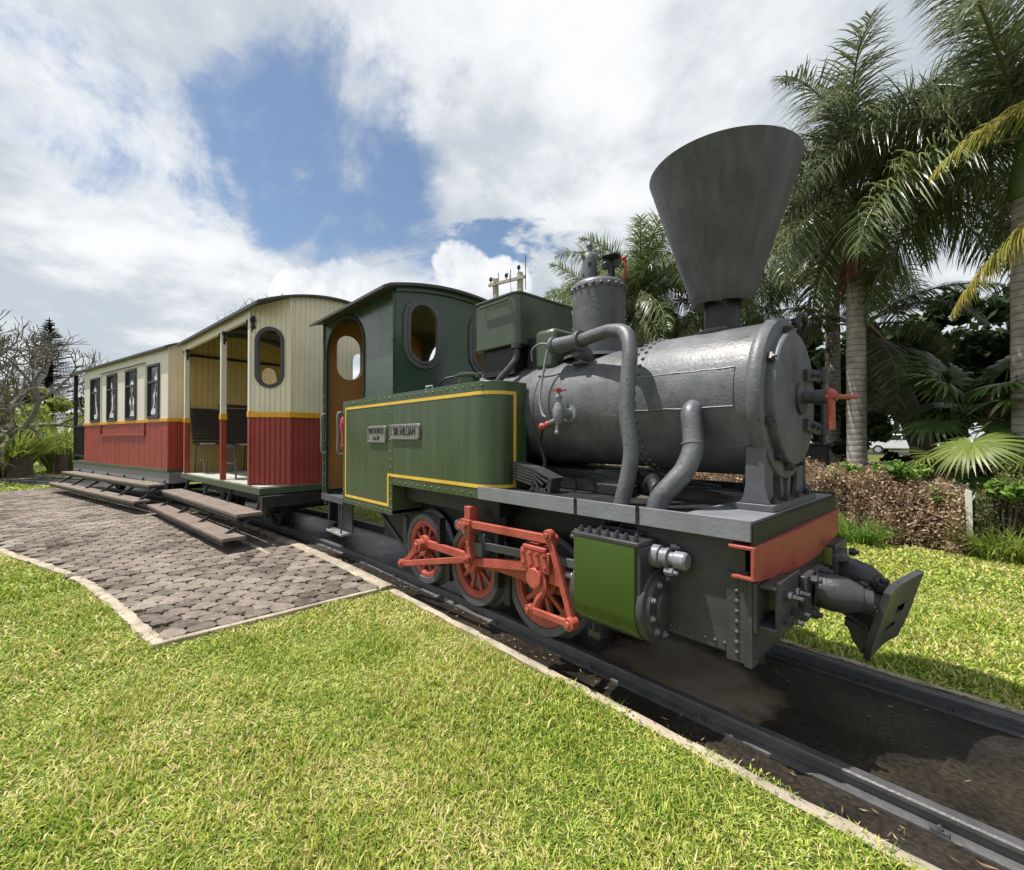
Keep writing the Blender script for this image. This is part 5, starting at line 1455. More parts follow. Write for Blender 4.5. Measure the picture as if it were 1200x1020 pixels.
def coach_open():
    root = thing('open_coach', (-5.27, 2.065, 0), R(6.15), 'open-sided red and cream coach with slatted benches, coupled behind the locomotive', 'railway coach')
    HW, LN, CH = .87, 3.13, .31
    f = roof_arc(.90, 2.575, .22)
    # floor and sill
    mb = MB(); mb.box(-LN, 0, -HW, HW, .57, .642); mb.build('sill', 'sill_green', root, bevel=.005)
    mb = MB(); mb.box(-LN + .02, -.02, -HW + .02, HW - .02, .6425, .655); mb.build('floor', 'floor_pale', root)
    Z0, ZB, ZB2 = .650, 1.395, 1.452
    zr = lambda y: f(y) - .002
    walls = [('chamfer', V(-CH, -HW, 0), V(0, -HW + CH, 0)), ('end', V(0, -HW + CH, 0), V(0, HW - CH, 0)), ('chamfer', V(0, HW - CH, 0), V(-CH, HW, 0))]
    for nm, p0, p1 in walls:
        d = (p1 - p0); Ln = d.length; d = d / Ln; nn = V(d.y, -d.x, 0); off = -.012
        to3 = lambda u, z, t, p0=p0, d=d, nn=nn: tuple(V(p0.x, p0.y, z) + d * u + nn * (t + off))
        top = lambda u, p0=p0, d=d: zr((p0 + d * u).y)
        hole = (Ln / 2 - .005, 2.05, .125, .305) if nm == 'chamfer' else None
        board_wall(root, to3, 0, Ln, lambda u: Z0, lambda u: ZB + .01, .056, 'coach_red', pname='red_dado')
        if nm == 'end':
            # end wall with two lookout windows
            for ua, ub, h in ((0, Ln / 2, (.27, 2.0, .115, .215)), (Ln / 2, Ln, (Ln - .27, 2.0, .115, .215))):
                board_wall(root, to3, ua, ub, lambda u: ZB2 - .01, top, .056, 'coach_cream', hole=None if ua == 0 else h, pname='cream_boarding')
        else:
            board_wall(root, to3, 0, Ln, lambda u: ZB2 - .01, top, .056, 'coach_cream', hole=hole, pname='cream_boarding')
        mb = MB(); mb.prism([(0, ZB), (Ln, ZB), (Ln, ZB2), (0, ZB2)], tuple(V(p0.x, p0.y, 0) + nn * (-.014)), tuple(d), (0, 0, 1), tuple(nn * .022)); mb.build('yellow_band', 'coach_yellow', root)
        for u in ((0.0,) if nm == 'end' else ()):
            pass
        if hole:
            mb = MB(); stadium_ring(mb, to3, hole[0], hole[1], hole[2] - .008, hole[3] - .008, .038, -.024, .014); mb.build('window_frame', 'window_dark', root, smooth=30)
    # corner posts / beads
    for x, y in ((0, -HW + CH), (0, HW - CH), (-CH, -HW), (-CH, HW)):
        for z0, z1, m in ((Z0, ZB, 'coach_red'), (ZB, ZB2, 'coach_yellow'), (ZB2, zr(y), 'coach_pale')):
            if abs(x) < .01: mb = MB(); mb.cyl((x - .016, y * .985, z0), (x - .016, y * .985, z1), .016, n=12); mb.build('corner_bead', {'coach_pale': 'coach_cream'}.get(m, m), root)
    def post(x, y, w=.05):
        s = 1 if y > 0 else -1
        for z0, z1, m in ((.6555, ZB, 'coach_red'), (ZB, ZB2 + .01, 'coach_yellow'), (ZB2 + .01, 2.56, 'coach_pale')):
            mb = MB(); g_ = .006 if m == 'coach_yellow' else 0
            mb.box(x - w / 2 - g_, x + w / 2 + g_, y - .03 - g_, y + .03 + g_, z0, z1); mb.build('post', m, root, bevel=.004)
        mb = MB()
        for dx in (-.06, .06):
            mb.sphere((x + dx, y + s * .01, 2.45), .03); mb.sphere((x + dx * .8, y, 2.38), .024); mb.bar((x + dx, y, 2.5), (x + dx * .3, y, 2.32), .02, .015)
        mb.build('post_bracket', 'dark_iron', root)
        mb = MB(); mb.tube(spline([(x - .07, y - s * .02, .75), (x - .075, y - s * .02, 1.2), (x - .075, y - s * .02, 1.72), (x - .03, y - s * .02, 1.75)], 5), .011, 8); mb.build('grab_rail', 'dark_iron', root)
    for y in (-HW + .03, HW - .03):
        for x in (-CH - .015, -1.27, -2.93): post(x, y)
        mb = MB(); mb.box(-LN + .04, -.30, y - .02, y + .02, 2.47, 2.585); mb.build('cant_rail', 'coach_cream', root, bevel=.004)
    # rear end wall
    to3 = lambda u, z, t: (-LN + .09 + t, u, z)
    hole = (.34, 2.2, .11, .16)
    board_wall(root, to3, -HW + .02, 0, lambda u: .656, zr, .075, 'coach_tan', pname='rear_boarding')
    board_wall(root, to3, 0, HW - .02, lambda u: .656, zr, .075, 'coach_tan', hole=hole, pname='rear_boarding')
    mb = MB(); mb.box(-LN + .086, -LN + .106, -HW + .03, HW - .03, 2.40, 2.44); mb.build('wall_rail', 'dark_iron', root)
    for x in (-.55, -1.3, -2.1, -2.75):
        mb = MB(); vs = []; n = 16; fs = []
        for i in range(n + 1):
            y = -.86 + 1.72 * i / n
            for xx in (x - .02, x + .02): vs += [(xx, y, f(y) - .045), (xx, y, f(y) - .003)]
        for i in range(n):
            a, b = i * 4, i * 4 + 4; fs += [(a, b, b + 2, a + 2), (a, a + 1, b + 1, b), (a + 2, b + 2, b + 3, a + 3)]
        mb.add(vs, fs).build('roof_rib', 'roof_dark', root)
    mb = MB(); mb.lathe((-1.9, .25, 2.72), (0, 0, 1), [(0, .06), (-.03, .08), (-.08, .075), (-.12, .03)], 20); mb.build('ceiling_lamp', 'white_paint', root)
    bench(root, -1.62, -.78, -.02); bench(root, -1.62, .06, .80)
    bench(root, -2.93, -.78, -.02); bench(root, -2.93, .06, .80)
    r = arc_roof('roof', 'roof_dark', root, -LN - .05, .045, .905, 2.575, .22, .022)
    for s in (-1, 1):
        mb = MB(); mb.box(-LN - .045, .04, s * .905 - .012, s * .905 + .012, 2.552, 2.592); mb.build('gutter', 'roof_dark', r, bevel=.004)
    mb = MB(); rn = random.Random(5)   # dry twigs on the roof
    for k in range(26):
        x = rn.uniform(-1.5, -.1); y = rn.uniform(-.88, -.6); z = f(y) + .03; a = rn.uniform(0, 6.28)
        mb.tube([(x, y, z), (x + .05 * math.cos(a), y + .05 * math.sin(a), z + rn.uniform(.01, .06)), (x + .09 * math.cos(a + .4), y + .09 * math.sin(a + .4), z + rn.uniform(.0, .10))], [.004, .003, .001], 4)
    mb.build('roof_twigs', 'bark_brown', r)
    footboards(root, -LN, 0, [(-1.09, -.84, .405, -.05, .03), (-1.24, -1.03, .20, -.12, .12)], 4)
    undercarriage(root, -.1, -LN + .1, HW)
    mb = MB(); mb.box(-.02, .05, -.86, .86, .44, .56); mb.cyl((.05, 0, .5), (.25, 0, .5), .05); mb.build('end_beam', 'dark_iron', root, bevel=.004)


coach_open()


def coach_closed():
    root = thing('closed_coach', (-8.77, 1.56, 0), R(13.5), 'closed cream and red coach with four tall printed windows, at the tail of the train', 'railway coach')
    HW, LN = .85, 4.33
    f = roof_arc(.90, 2.555, .22); zr = lambda y: f(y) - .002
    mb = MB(); mb.box(-LN - .85, 0, -HW - .01, HW + .01, .638, .688); mb.build('sill', 'sill_green', root, bevel=.004)
    mb = MB(); mb.box(-LN - .84, .02, -HW + .01, HW - .01, .47, .637); mb.build('side_frame', 'grey_paint', root, bevel=.004)
    Z0, ZB, ZB2 = .689, 1.425, 1.475
    wins = [(-3.86, -3.31), (-2.84, -2.32), (-1.83, -1.33), (-.80, -.32)]
    for s in (-1, 1):
        Y = s * HW
        to3 = lambda u, z, t, Y=Y, s=s: (u, Y + s * t, z)
        board_wall(root, to3, -LN, 0, lambda u: Z0, lambda u: ZB + .01, .24, 'coach_red', pname='red_dado', t=.03)
        edges = [-LN] + [e for w in wins for e in (w[0] + .03, w[1] - .03)] + [0]
        for a, b in zip(edges[::2], edges[1::2]):
            mb = MB(); mb.box(a, b, *sorted((Y, Y - s * .03)), ZB2 - .02, zr(HW) + .002); mb.build('cream_panel', 'coach_pale', root)
        for w0, w1 in wins:
            mb = MB(); mb.box(w0 + .03, w1 - .03, *sorted((Y, Y - s * .03)), 2.33, zr(HW) + .002); mb.build('cream_panel', 'coach_pale', root)
        mb = MB(); mb.box(-LN - .01, .01, *sorted((Y - s * .02, Y + s * .012)), ZB, ZB2); mb.build('yellow_band', 'coach_yellow', root, bevel=.002)
        # raised door panel outline
        mb = MB(); y0, y1 = sorted((Y, Y + s * .022))
        mb.box(-3.22, -.92, y0, y1, 1.20, 1.245); mb.box(-3.22, -3.19, y0, y1, 1.2451, ZB - .0005); mb.box(-.95, -.92, y0, y1, 1.2451, ZB - .0005); mb.build('door_rail', 'coach_red', root, bevel=.003)
        mb = MB(); y0, y1 = sorted((Y, Y + s * .016)); mb.box(-3.22, -3.20, y0, y1, ZB2 + .0005, 2.37); mb.box(-.94, -.92, y0, y1, ZB2 + .0005, 2.37); mb.box(-3.22, -.92, y0, y1, 2.3705, 2.395); mb.build('door_moulding', 'coach_pale', root, bevel=.003)
        mb = MB(); mb.box(-3.2, -.92, *sorted((Y, Y + s * .03)), 2.396, 2.41); mb.build('door_track', 'frame_grey', root)
        for i, (w0, w1) in enumerate(wins):
            fr = MB(); y0, y1 = sorted((Y - s * .025, Y + s * .026)); z0, z1 = 1.478, 2.352; b = .038
            fr.box(w0, w0 + b, y0, y1, z0, z1); fr.box(w1 - b, w1, y0, y1, z0, z1); fr.box(w0 + b, w1 - b, y0, y1, z0, z0 + b); fr.box(w0 + b, w1 - b, y0, y1, z1 - b, z1); fr.box(w0 + b, w1 - b, y0, y1, 2.05, 2.085)
            wf = fr.build('window', 'window_dark', root, bevel=.003)
            mb = MB(); y0, y1 = sorted((Y - s * .012, Y - s * .004)); mb.box(w0 + b * .9, w1 - b * .9, y0, y1, z0 + b * .9, z1 - b * .9); pane = mb.build('pane', 'dark_pane', wf)
            if s < 0:
                # pale printed shape on the pane
                rn = random.Random(i + 3); c = (w0 + w1) / 2; mb = MB(); n = 22; L_, R_ = [], []
                for k in range(n + 1):
                    q = k / n; z = z0 + .07 + q * (.66 if i != 3 else .74)
                    a_, ph, fq = ((.03, .4, 2.2), (-.06, 1.6, 3.4), (.02, 2.2, 2.0), (.05, .2, 1.4))[i]
                    sway = a_ * math.sin(q * fq * 2 + ph) + (.14 * (q - .45) if i == 3 else .02 * (i - 1)); hw = (.07, .10, .085, .055)[i] * (1 - .6 * q ** 2) + .035 * math.sin(q * (9 + 3 * i) + ph) + rn.uniform(-.018, .018)
                    hw = max(.006, min(hw, .15)) * (1 if q < .93 else .4); L_.append((max(w0 + b, c + sway - hw), z)); R_.append((min(w1 - b, c + sway + hw), z))
                yy = Y + .0095
                yo = Y + .004 - .0015
                vs = []; fs = []
                for (a, z), (d, _) in zip(L_, R_): vs += [(a, yo, z), (d, yo, z)]
                for k in range(n): fs.append((2 * k, 2 * k + 1, 2 * k + 3, 2 * k + 2))
                mb.add(vs, fs); pr = mb.build('printed_figure', 'print_white', pane, smooth=0)
                # dark figure inside the pale shape
                mb = MB(); vs = []; fs = []
                for k in range(3, n - 5):
                    (a, z), (d, _) = L_[k], R_[k]; m_ = (a + d) / 2 + (-.04, .03, 0, .02)[i]; h = (d - a) * (.10 + .20 * abs(math.sin(k * (.3 + .12 * i) + i)))
                    vs += [(m_ - h, yo - .001, z), (m_ + h, yo - .001, z)]
                for k in range(len(vs) // 2 - 1): fs.append((2 * k, 2 * k + 1, 2 * k + 3, 2 * k + 2))
                mb.add(vs, fs).build('printed_silhouette', 'letter_black', pane, smooth=0)
    # ends
    for x, s in ((0, 1), (-LN, -1)):
        to3 = lambda u, z, t, x=x, s=s: (x + s * (t - .001), u, z)
        board_wall(root, to3, -HW + .032, HW - .032, lambda u: Z0, lambda u: ZB + .01, .10, 'coach_red', pname='red_dado', t=.03)
        board_wall(root, to3, -HW + .032, HW - .032, lambda u: ZB2 - .01, zr, .10, 'coach_cream', pname='cream_boarding', t=.03)
        mb = MB(); mb.box(*sorted((x - s * .01, x + s * .012)), -HW + .02, HW - .02, ZB, ZB2); mb.build('yellow_band', 'coach_yellow', root)
        mb = MB()
        for y in (-.62, .62): mb.tube(spline([(x + s * .01, y, .95), (x + s * .05, y, .97), (x + s * .05, y, 1.3), (x + s * .05, y, 1.72), (x + s * .01, y, 1.74)], 5), .011, 8)
        mb.build('grab_rail', 'dark_iron', root)
    r = arc_roof('roof', 'roof_dark', root, -LN - .85, .08, .905, 2.555, .22, .022)
    for s in (-1, 1):
        mb = MB(); mb.box(-LN - .845, .075, s * .905 - .012, s * .905 + .012, 2.532, 2.572); mb.build('gutter', 'roof_dark', r, bevel=.004)
    # rear platform: posts, gate
    for y in (-.82, .82):
        MB().bar((-LN - .79, y, .69), (-LN - .79, y, 2.54), .06, .06, (0, 1, 0)).build('platform_post', 'dark_iron', root)
    for y in (-.83, .83):
        mb = MB(); mb.bar((-LN - .76, y, 1.42), (-LN - .02, y, 1.42), .04, .04); mb.bar((-LN - .76, y, .80), (-LN - .02, y, .80), .03, .03)
        for k in range(9): x = -LN - .74 + k * .085; mb.bar((x, y, .80), (x, y, 1.42), .018, .018, (0, 1, 0))
        mb.build('platform_railing', 'dark_iron', root)
    mb = MB(); mb.bar((-LN - .80, -.8, 1.42), (-LN - .80, .8, 1.42), .04, .04)
    for k in range(15): y = -.77 + k * .11; mb.bar((-LN - .80, y, .69), (-LN - .80, y, 1.42), .018, .018, (0, 1, 0))
    mb.build('platform_railing', 'dark_iron', root)
    footboards(root, -LN - .5, 0, [(-1.08, -.86, .47, -.05, -.02), (-1.26, -1.06, .25, -.10, .0)], 6)
    undercarriage(root, -.3, -LN - .3, HW)


coach_closed()

# ------------------------------------------------------------------ vegetation


def arr(p): return np.array(p, dtype=np.float64)


def strip_leaf(P, T, C, base, d, up, L, w, droop, tint, seg=3, fold=0.0):
    """one tapered leaf blade: base point, direction, droops under gravity"""
    b = len(P); d = d / np.linalg.norm(d)
    side = np.cross(d, up); ns = np.linalg.norm(side)
    side = side / ns if ns > 1e-6 else arr((1, 0, 0))
    p = base.copy(); dd = d.copy()
    wf = (.55, 1.0, .8, .5)
    for k in range(seg):
        ww = w * wf[min(k, 3)]
        P.append(p - side * ww); P.append(p + side * ww); C.append(tint); C.append(tint)
        p = p + dd * (L / seg); dd = dd + arr((0, 0, -droop / seg)); dd = dd / np.linalg.norm(dd)
    P.append(p); C.append(min(1, tint + .08))
    for k in range(seg - 1):
        q = b + 2 * k; T.append((q, q + 1, q + 3)); T.append((q, q + 3, q + 2))
    q = b + 2 * (seg - 1); T.append((q, q + 1, b + 2 * seg))


def frond_mesh(name, mat, L, elev, droop, leaf, width, n, plumose, seed, tint0=.45, tspread=.2, leafdroop=1.0, petiole=.12, twist=0.0):
    """a feather palm frond growing along +X from the origin"""
    rn = np.random.default_rng(seed); P = []; T = []; C = []
    m = 26; pts = []; p = arr((0, 0, 0)); a = elev
    for k in range(m + 1):
        pts.append(p.copy()); f = k / m
        a_ = a - droop * (f ** 1.4)
        p = p + arr((math.cos(a_), 0, math.sin(a_))) * L / m
    pts = np.array(pts)
    # rachis
    k4 = 5
    for k in range(m + 1):
        r_ = .020 * (L / 2.2) * (1 - k / m) ** .8 + .0025; f = k / m
        d = pts[min(k + 1, m)] - pts[max(k - 1, 0)]; d /= np.linalg.norm(d); u = np.cross(arr((0, 1, 0)), d)
        for j in range(k4):
            t = 2 * math.pi * j / k4; P.append(pts[k] + (arr((0, 1, 0)) * math.cos(t) + u * math.sin(t)) * r_); C.append(.72)
    for k in range(m):
        for j in range(k4):
            a0, a1 = k * k4 + j, k * k4 + (j + 1) % k4; T.append((a0, a1, a1 + k4)); T.append((a0, a1 + k4, a0 + k4))
    for i in range(n):
        f = petiole + (1 - petiole) * (i + rn.uniform(-.3, .3)) / n; f = min(.995, max(petiole, f))
        k = f * m; k0 = int(min(m - 1, k)); base = pts[k0] + (pts[k0 + 1] - pts[k0]) * (k - k0)
        d = pts[k0 + 1] - pts[k0]; d /= np.linalg.norm(d); up = np.cross(d, arr((0, 1, 0))); up = up if up[2] > 0 else -up
        LL = leaf * (math.sin(math.pi * min(1, (f * .80 + .17))) ** .7) * rn.uniform(.85, 1.12)
        for s in (-1, 1):
            roll = rn.uniform(-.15, .25) + (rn.choice((-0.75, 0.0, .75)) if plumose else 0.0)
            sd = arr((0, s, 0)) * math.cos(roll) + up * math.sin(roll)
            ld = d * rn.uniform(.45, .75) + sd * rn.uniform(.75, 1.0)
            strip_leaf(P, T, C, base, ld, up, LL, width * rn.uniform(.8, 1.2), leafdroop * rn.uniform(.7, 1.4), float(np.clip(rn.normal(tint0, tspread), 0, 1)), 4)
    return mesh_tris(name, np.array(P), T, C, mat)


def palm(name, loc, h, crown_h, label, fronds, group=None, trunk_r=.13, lean=(0, 0), shaft=True, skirt=False, trunk_mat='palm_trunk', ringed=True, seed=1, cat='palm tree'):
    """fronds: list of (mesh, azimuth deg, extra pitch deg, scale)"""
    root = thing(name, (loc[0], loc[1], 0), 0, label, cat, group)
    rn = random.Random(seed); n = 40; pts = []; rs = []
    for k in range(n + 1):
        f = k / n; pts.append((lean[0] * f ** 1.3, lean[1] * f ** 1.3, GZ - .03 + h * f)); r_ = trunk_r * (1.22 - .22 * min(1, f * 3) + (.12 * math.sin(f * 3.1)))
        rs.append(r_ * (1 + rn.uniform(-.012, .02)))
    MB().tube(pts, rs, 18).build('trunk', trunk_mat, root, smooth=50)
    top = V(pts[-1])
    if shaft:
        mb = MB(); mb.lathe(top, (lean[0] * .3, lean[1] * .3, crown_h), [(0, trunk_r * 1.0), (.06, trunk_r * 1.28), (crown_h * .5, trunk_r * 1.05), (crown_h, trunk_r * .55)], 20); mb.build('crownshaft', 'crownshaft_green', root, smooth=60)
    if skirt:
        mb = MB()
        for k in range(70):
            a = rn.uniform(0, 6.28); L_ = rn.uniform(.25, .75); d = V(math.cos(a), math.sin(a), 0); b = top + V(0, 0, rn.uniform(-.1, .12)) + d * trunk_r
            mb.tube([b, b + d * .12 * rn.random() + V(0, 0, -L_ * .5), b + d * .16 * rn.random() + V(rn.uniform(-.05, .05), 0, -L_)], [.012, .009, .002], 4)
        mb.build('flower_stalks', 'fibre', root)
    c = top + V(lean[0] * .1, lean[1] * .1, crown_h if shaft else 0)
    for me, az, pit, sca in fronds:
        o = bpy.data.objects.new('frond', me); COL.objects.link(o); o.parent = root
        o.location = c + V(0, 0, -.10 if pit < -20 else 0) ; o.scale = (sca, sca, sca)
        o.rotation_euler = (rn.uniform(-.2, .2), R(-pit), R(az))
    return root


FR = {}
for s in range(2):
    FR['r_up%d' % s] = frond_mesh('frond', 'palm_leaf', 2.4, R(68), R(100), .62, .0085, 150, True, 20 + s, .42, leafdroop=1.4)
    FR['r_mid%d' % s] = frond_mesh('frond', 'palm_leaf', 2.5, R(42), R(110), .64, .0085, 155, True, 30 + s, .48, leafdroop=1.5)
    FR['r_low%d' % s] = frond_mesh('frond', 'palm_leaf_pale', 2.3, R(8), R(85), .68, .009, 150, True, 40 + s, .5, leafdroop=1.8)
    FR['f_up%d' % s] = frond_mesh('frond', 'palm_leaf_pale', 1.9, R(66), R(85), .42, .0085, 140, True, 50 + s, .42)
    FR['f_mid%d' % s] = frond_mesh('frond', 'palm_leaf_pale', 1.9, R(35), R(95), .44, .0085, 140, True, 60 + s, .46)
    FR['f_low%d' % s] = frond_mesh('frond', 'palm_leaf_pale', 1.8, R(0), R(75), .46, .0085, 140, True, 70 + s, .5, leafdroop=1.5)
FR['coco'] = frond_mesh('frond', 'coconut_leaf', 2.9, R(34), R(85), .58, .0125, 125, False, 81, .5, .2, leafdroop=1.4, petiole=.2)
FR['coco_low'] = frond_mesh('frond', 'coconut_leaf', 2.7, R(8), R(55), .58, .0125, 125, False, 82, .62, .22, leafdroop=1.5, petiole=.2)
FR['coco_dark'] = frond_mesh('frond', 'palm_leaf', 2.6, R(30), R(85), .55, .014, 80, False, 83, .4, .2, leafdroop=1.3, petiole=.2)


def crown(kind, n_up, n_mid, n_low, seed, sca=1.0, az0=0, open_side=None):
    rn = random.Random(seed); out = []
    for nm, n, p in (('up', n_up, 4), ('mid', n_mid, 0), ('low', n_low, -14)):
        for k in range(n):
            if open_side is not None and nm == 'low' and abs((az0 + 360 * k / n - open_side + 180) % 360 - 180) < 40: continue
            out.append((FR['%s_%s%d' % (kind, nm, k % 2)], az0 + 360 * k / n + rn.uniform(-16, 16), p + rn.uniform(-12, 12), sca * rn.uniform(.88, 1.08)))
    return out


palm('royal_palm', (-1.50, 9.0), 4.10, .92, 'grey-trunked royal palm with green crownshaft and red-brown flower stalks behind the brown hedge',
     crown('r', 6, 9, 9, 3, 1.12, 0, 280), 'palms behind the hedge', trunk_r=.118, skirt=True, seed=2)
palm('royal_palm', (0.30, 8.2), 4.05, 0.75, 'royal palm with bare grey trunk beside the fan palm, tallest crown by the white stake',
     crown('r', 5, 8, 5, 5, 1.22, 20) + [(FR['r_mid0'], 196, -2, 1.35), (FR['r_mid1'], 176, 0, 1.25)], 'palms behind the hedge', trunk_r=.135, seed=3)
palm('foxtail_palm', (-5.75, 9.4), 3.75, .7, 'bushy pale-tipped palm rising behind the steam dome', crown('f', 11, 14, 13, 8, 1.22), 'palms behind the hedge', trunk_r=.12, seed=4)
palm('foxtail_palm', (-7.55, 10.2), 3.7, .7, 'bushy palm half hidden by the sand box and dome, set back from the others', crown('f', 10, 13, 12, 9, 1.2, 30), 'palms behind the hedge', trunk_r=.12, seed=5)
palm('foxtail_palm', (-4.3, 10.6), 3.6, .7, 'bushy palm directly behind the funnel chimney', crown('f', 8, 11, 11, 10, 1.15, 10), 'palms behind the hedge', trunk_r=.12, seed=6)
palm('royal_palm', (-2.5, 12.4), 4.6, .9, 'dark drooping palm between the chimney and the grey-trunked royal palm', crown('r', 5, 8, 9, 11, 1.1, 15), 'palms behind the hedge', trunk_r=.13, seed=7)
palm('royal_palm', (1.0, 13.5), 6.3, .9, 'distant tall palm behind the two grey trunks', crown('r', 5, 8, 8, 12, 1.2, 40), 'palms behind the hedge', trunk_r=.15, seed=8)
palm('leaning_palm', (-0.62, 10.6), 3.3, .3, 'dark-trunked palm leaning over behind the hedge, its trunk rough and brown',
     [(FR['coco_dark'], a, p, .9) for a, p in ((10, 10), (55, -15), (100, 15), (150, -5), (190, 10), (235, -12), (280, 12), (325, -10), (20, -50), (200, -52), (90, -48), (300, -50))],
     None, trunk_r=.16, lean=(-1.0, .1), shaft=False, trunk_mat='bark_brown', seed=9)
palm('coconut_palm', (1.75, 6.95), 4.15, .3, 'young coconut palm with yellowing fronds reaching in front of the royal palm',
     [(FR['coco'], 184, -2, .84), (FR['coco_low'], 178, -22, .98), (FR['coco'], 225, 10, .8), (FR['coco'], 120, 15, .8), (FR['coco'], 60, 5, .8), (FR['coco_low'], 90, -8, .8), (FR['coco'], 330, 8, .8), (FR['coco'], 280, 12, .8), (FR['coco_low'], 20, -8, .8), (FR['coco_low'], 300, -16, .8)],
     None, trunk_r=.13, shaft=False, trunk_mat='palm_trunk', seed=10)


def fan_leaf_mesh(mat, seed, R0=.62, n=34, droop=1.0, tint0=.5):
    rn = np.random.default_rng(seed); P = []; T = []; C = []
    for i in range(n):
        a = (i / (n - 1) - .5) * R(300); d = arr((math.cos(a), math.sin(a), .25 - .1 * abs(a)))
        L = R0 * (1 - .18 * abs(a) / 2.6) * rn.uniform(.92, 1.05)
        strip_leaf(P, T, C, arr((.0, 0, 0)), d, arr((0, 0, 1)), L, (.034 if n < 40 else .022) * R0 / .62, droop * rn.uniform(.7, 1.3), float(np.clip(rn.normal(tint0, .16), 0, 1)), 4)
    b = len(P); L = .75
    for k in range(6):
        f = k / 5; c = arr((-L * (1 - f), 0, -.25 * (1 - f) ** 1.5))
        for j in range(4): t = math.pi / 2 * j; P.append(c + arr((0, math.cos(t), math.sin(t))) * (.013 - .006 * f)); C.append(.7)
    for k in range(5):
        for j in range(4): a0, a1 = b + k * 4 + j, b + k * 4 + (j + 1) % 4; T += [(a0, a1, a1 + 4), (a0, a1 + 4, a0 + 4)]
    return mesh_tris('fan_leaf', np.array(P), T, C, mat)


def fan_palm(loc, h, leaves, label, seed, r=.09):
    root = thing('fan_palm', (loc[0], loc[1], 0), 0, label, 'palm tree'); rn = random.Random(seed)
    mb = MB(); mb.tube([(0, 0, 0), (.02, 0, h * .5), (0, 0, h)], [r * 1.2, r, r * .9], 12)
    for k in range(40): a = rn.uniform(0, 6.28); z = rn.uniform(.1, h); d = V(math.cos(a), math.sin(a), 0); mb.bar(d * r * .8 + V(0, 0, z), d * r * 1.6 + V(0, 0, z + .10), .04, .015)
    mb.build('trunk', 'bark_brown', root)
    for me, az, el, dist, dz, sca in leaves:
        o = bpy.data.objects.new('fan_leaf', me); COL.objects.link(o); o.parent = root; a = R(az)
        o.location = (math.cos(a) * dist, math.sin(a) * dist, h + dz); o.rotation_euler = (rn.uniform(-.25, .25), R(-el), a); o.scale = (sca,) * 3


fl = [fan_leaf_mesh('fan_leaf', 90 + k, .64, 34, 1.3) for k in range(3)]
flb = [fan_leaf_mesh('fan_leaf_bright', 95, .56, 46, 1.0, .4)]
rn = random.Random(3); lv = []
for k in range(26):
    el = rn.uniform(-40, 60); lv.append((fl[k % 3], rn.uniform(0, 360), el, .62, .55 * math.sin(R(el)) + rn.uniform(-.5, .3), rn.uniform(.85, 1.15)))
fan_palm((0.02, 8.9), 1.75, lv, 'dark green fan palm with layered drooping leaves to the left of the bare grey trunk', 4)
lv = [(flb[0], 262, -38, .42, .30, 1.0), (flb[0], 205, -25, .45, .15, .85), (flb[0], 312, -30, .42, .15, .85), (flb[0], 150, 25, .4, .1, .8), (flb[0], 20, 20, .4, .1, .8), (flb[0], 90, 30, .4, .1, .8), (fl[1], 225, -25, .4, -.1, .7), (fl[0], 280, -30, .4, -.1, .7)]
fan_palm((-0.10, 7.55), .80, lv, 'small bright green fan palm just above the hedge', 5, .06)


def leaf_cloud(n, centres, rad, size, rn, tint=(.45, .22), flat=.6, aspect=.5):
    """leaf-shaped quads clustered round centres"""
    c = np.array(centres); k = rn.integers(0, len(c), n); rad = np.asarray(rad)
    r_ = rad[k] if rad.ndim else np.full(n, rad)
    d = rn.normal(0, 1, (n, 3)); d /= np.linalg.norm(d, axis=1)[:, None]; d *= (rn.random(n) ** .45)[:, None] * r_[:, None]; d[:, 2] *= flat + .2
    p = c[k] + d
    a = rn.normal(0, 1, (n, 3)); a[:, 2] *= .6; a /= np.linalg.norm(a, axis=1)[:, None]
    b = np.cross(a, rn.normal(0, 1, (n, 3))); b /= np.linalg.norm(b, axis=1)[:, None]
    s = size * rn.uniform(.6, 1.4, n)[:, None]
    Vv = np.stack([p - a * s, p + b * s * aspect, p + a * s, p - b * s * aspect], 1).reshape(-1, 3)
    i = np.arange(n)[:, None] * 4; T = np.concatenate([i + np.array([[0, 1, 2]]), i + np.array([[0, 2, 3]])], 0)
    ct = rn.normal(0, .12, len(c))[k]
    C = np.repeat(np.clip(rn.normal(tint[0], tint[1], n) + ct, 0, 1), 4)
    return Vv, T, C


def broad_tree(name, loc, h, rx, rz, label, seed, n=9000, size=.11, clumps=40, mat='tree_leaf', trunk=.14, bark='bark_brown', group=None, base=.35):
    root = thing(name, (loc[0], loc[1], 0), 0, label, 'tree', group); rn = np.random.default_rng(seed); r2 = random.Random(seed)
    zc = h * (base + (1 - base) / 2); cs = []; rs = []
    for k in range(clumps):
        d = rn.normal(0, 1, 3); d /= np.linalg.norm(d); q = rn.random() ** .4
        cs.append((d[0] * rx * q, d[1] * rx * q, zc + d[2] * rz * q)); rs.append(rn.uniform(.25, .5) * min(rx, rz) * .7)
    mb = MB(); mb.tube([(0, 0, -.05), (.05, .03, h * base * .5), (0, .05, h * base), (.05, 0, zc)], [trunk * 1.3, trunk, trunk * .85, trunk * .5], 10)
    for k in range(0, clumps, 3):
        c = V(cs[k]); mb.tube([(0.02, .03, h * base * .9), V(c.x * .45, c.y * .45, (h * base + c.z) / 2), c], [trunk * .45, trunk * .25, trunk * .08], 6)
    mb.build('trunk', bark, root, smooth=50)
    Vv, T, C = leaf_cloud(n, cs, np.array(rs), size, rn)
    o = link('crown', mesh_tris('crown', Vv, T, C, mat), mat, root, smooth=0)
    return root


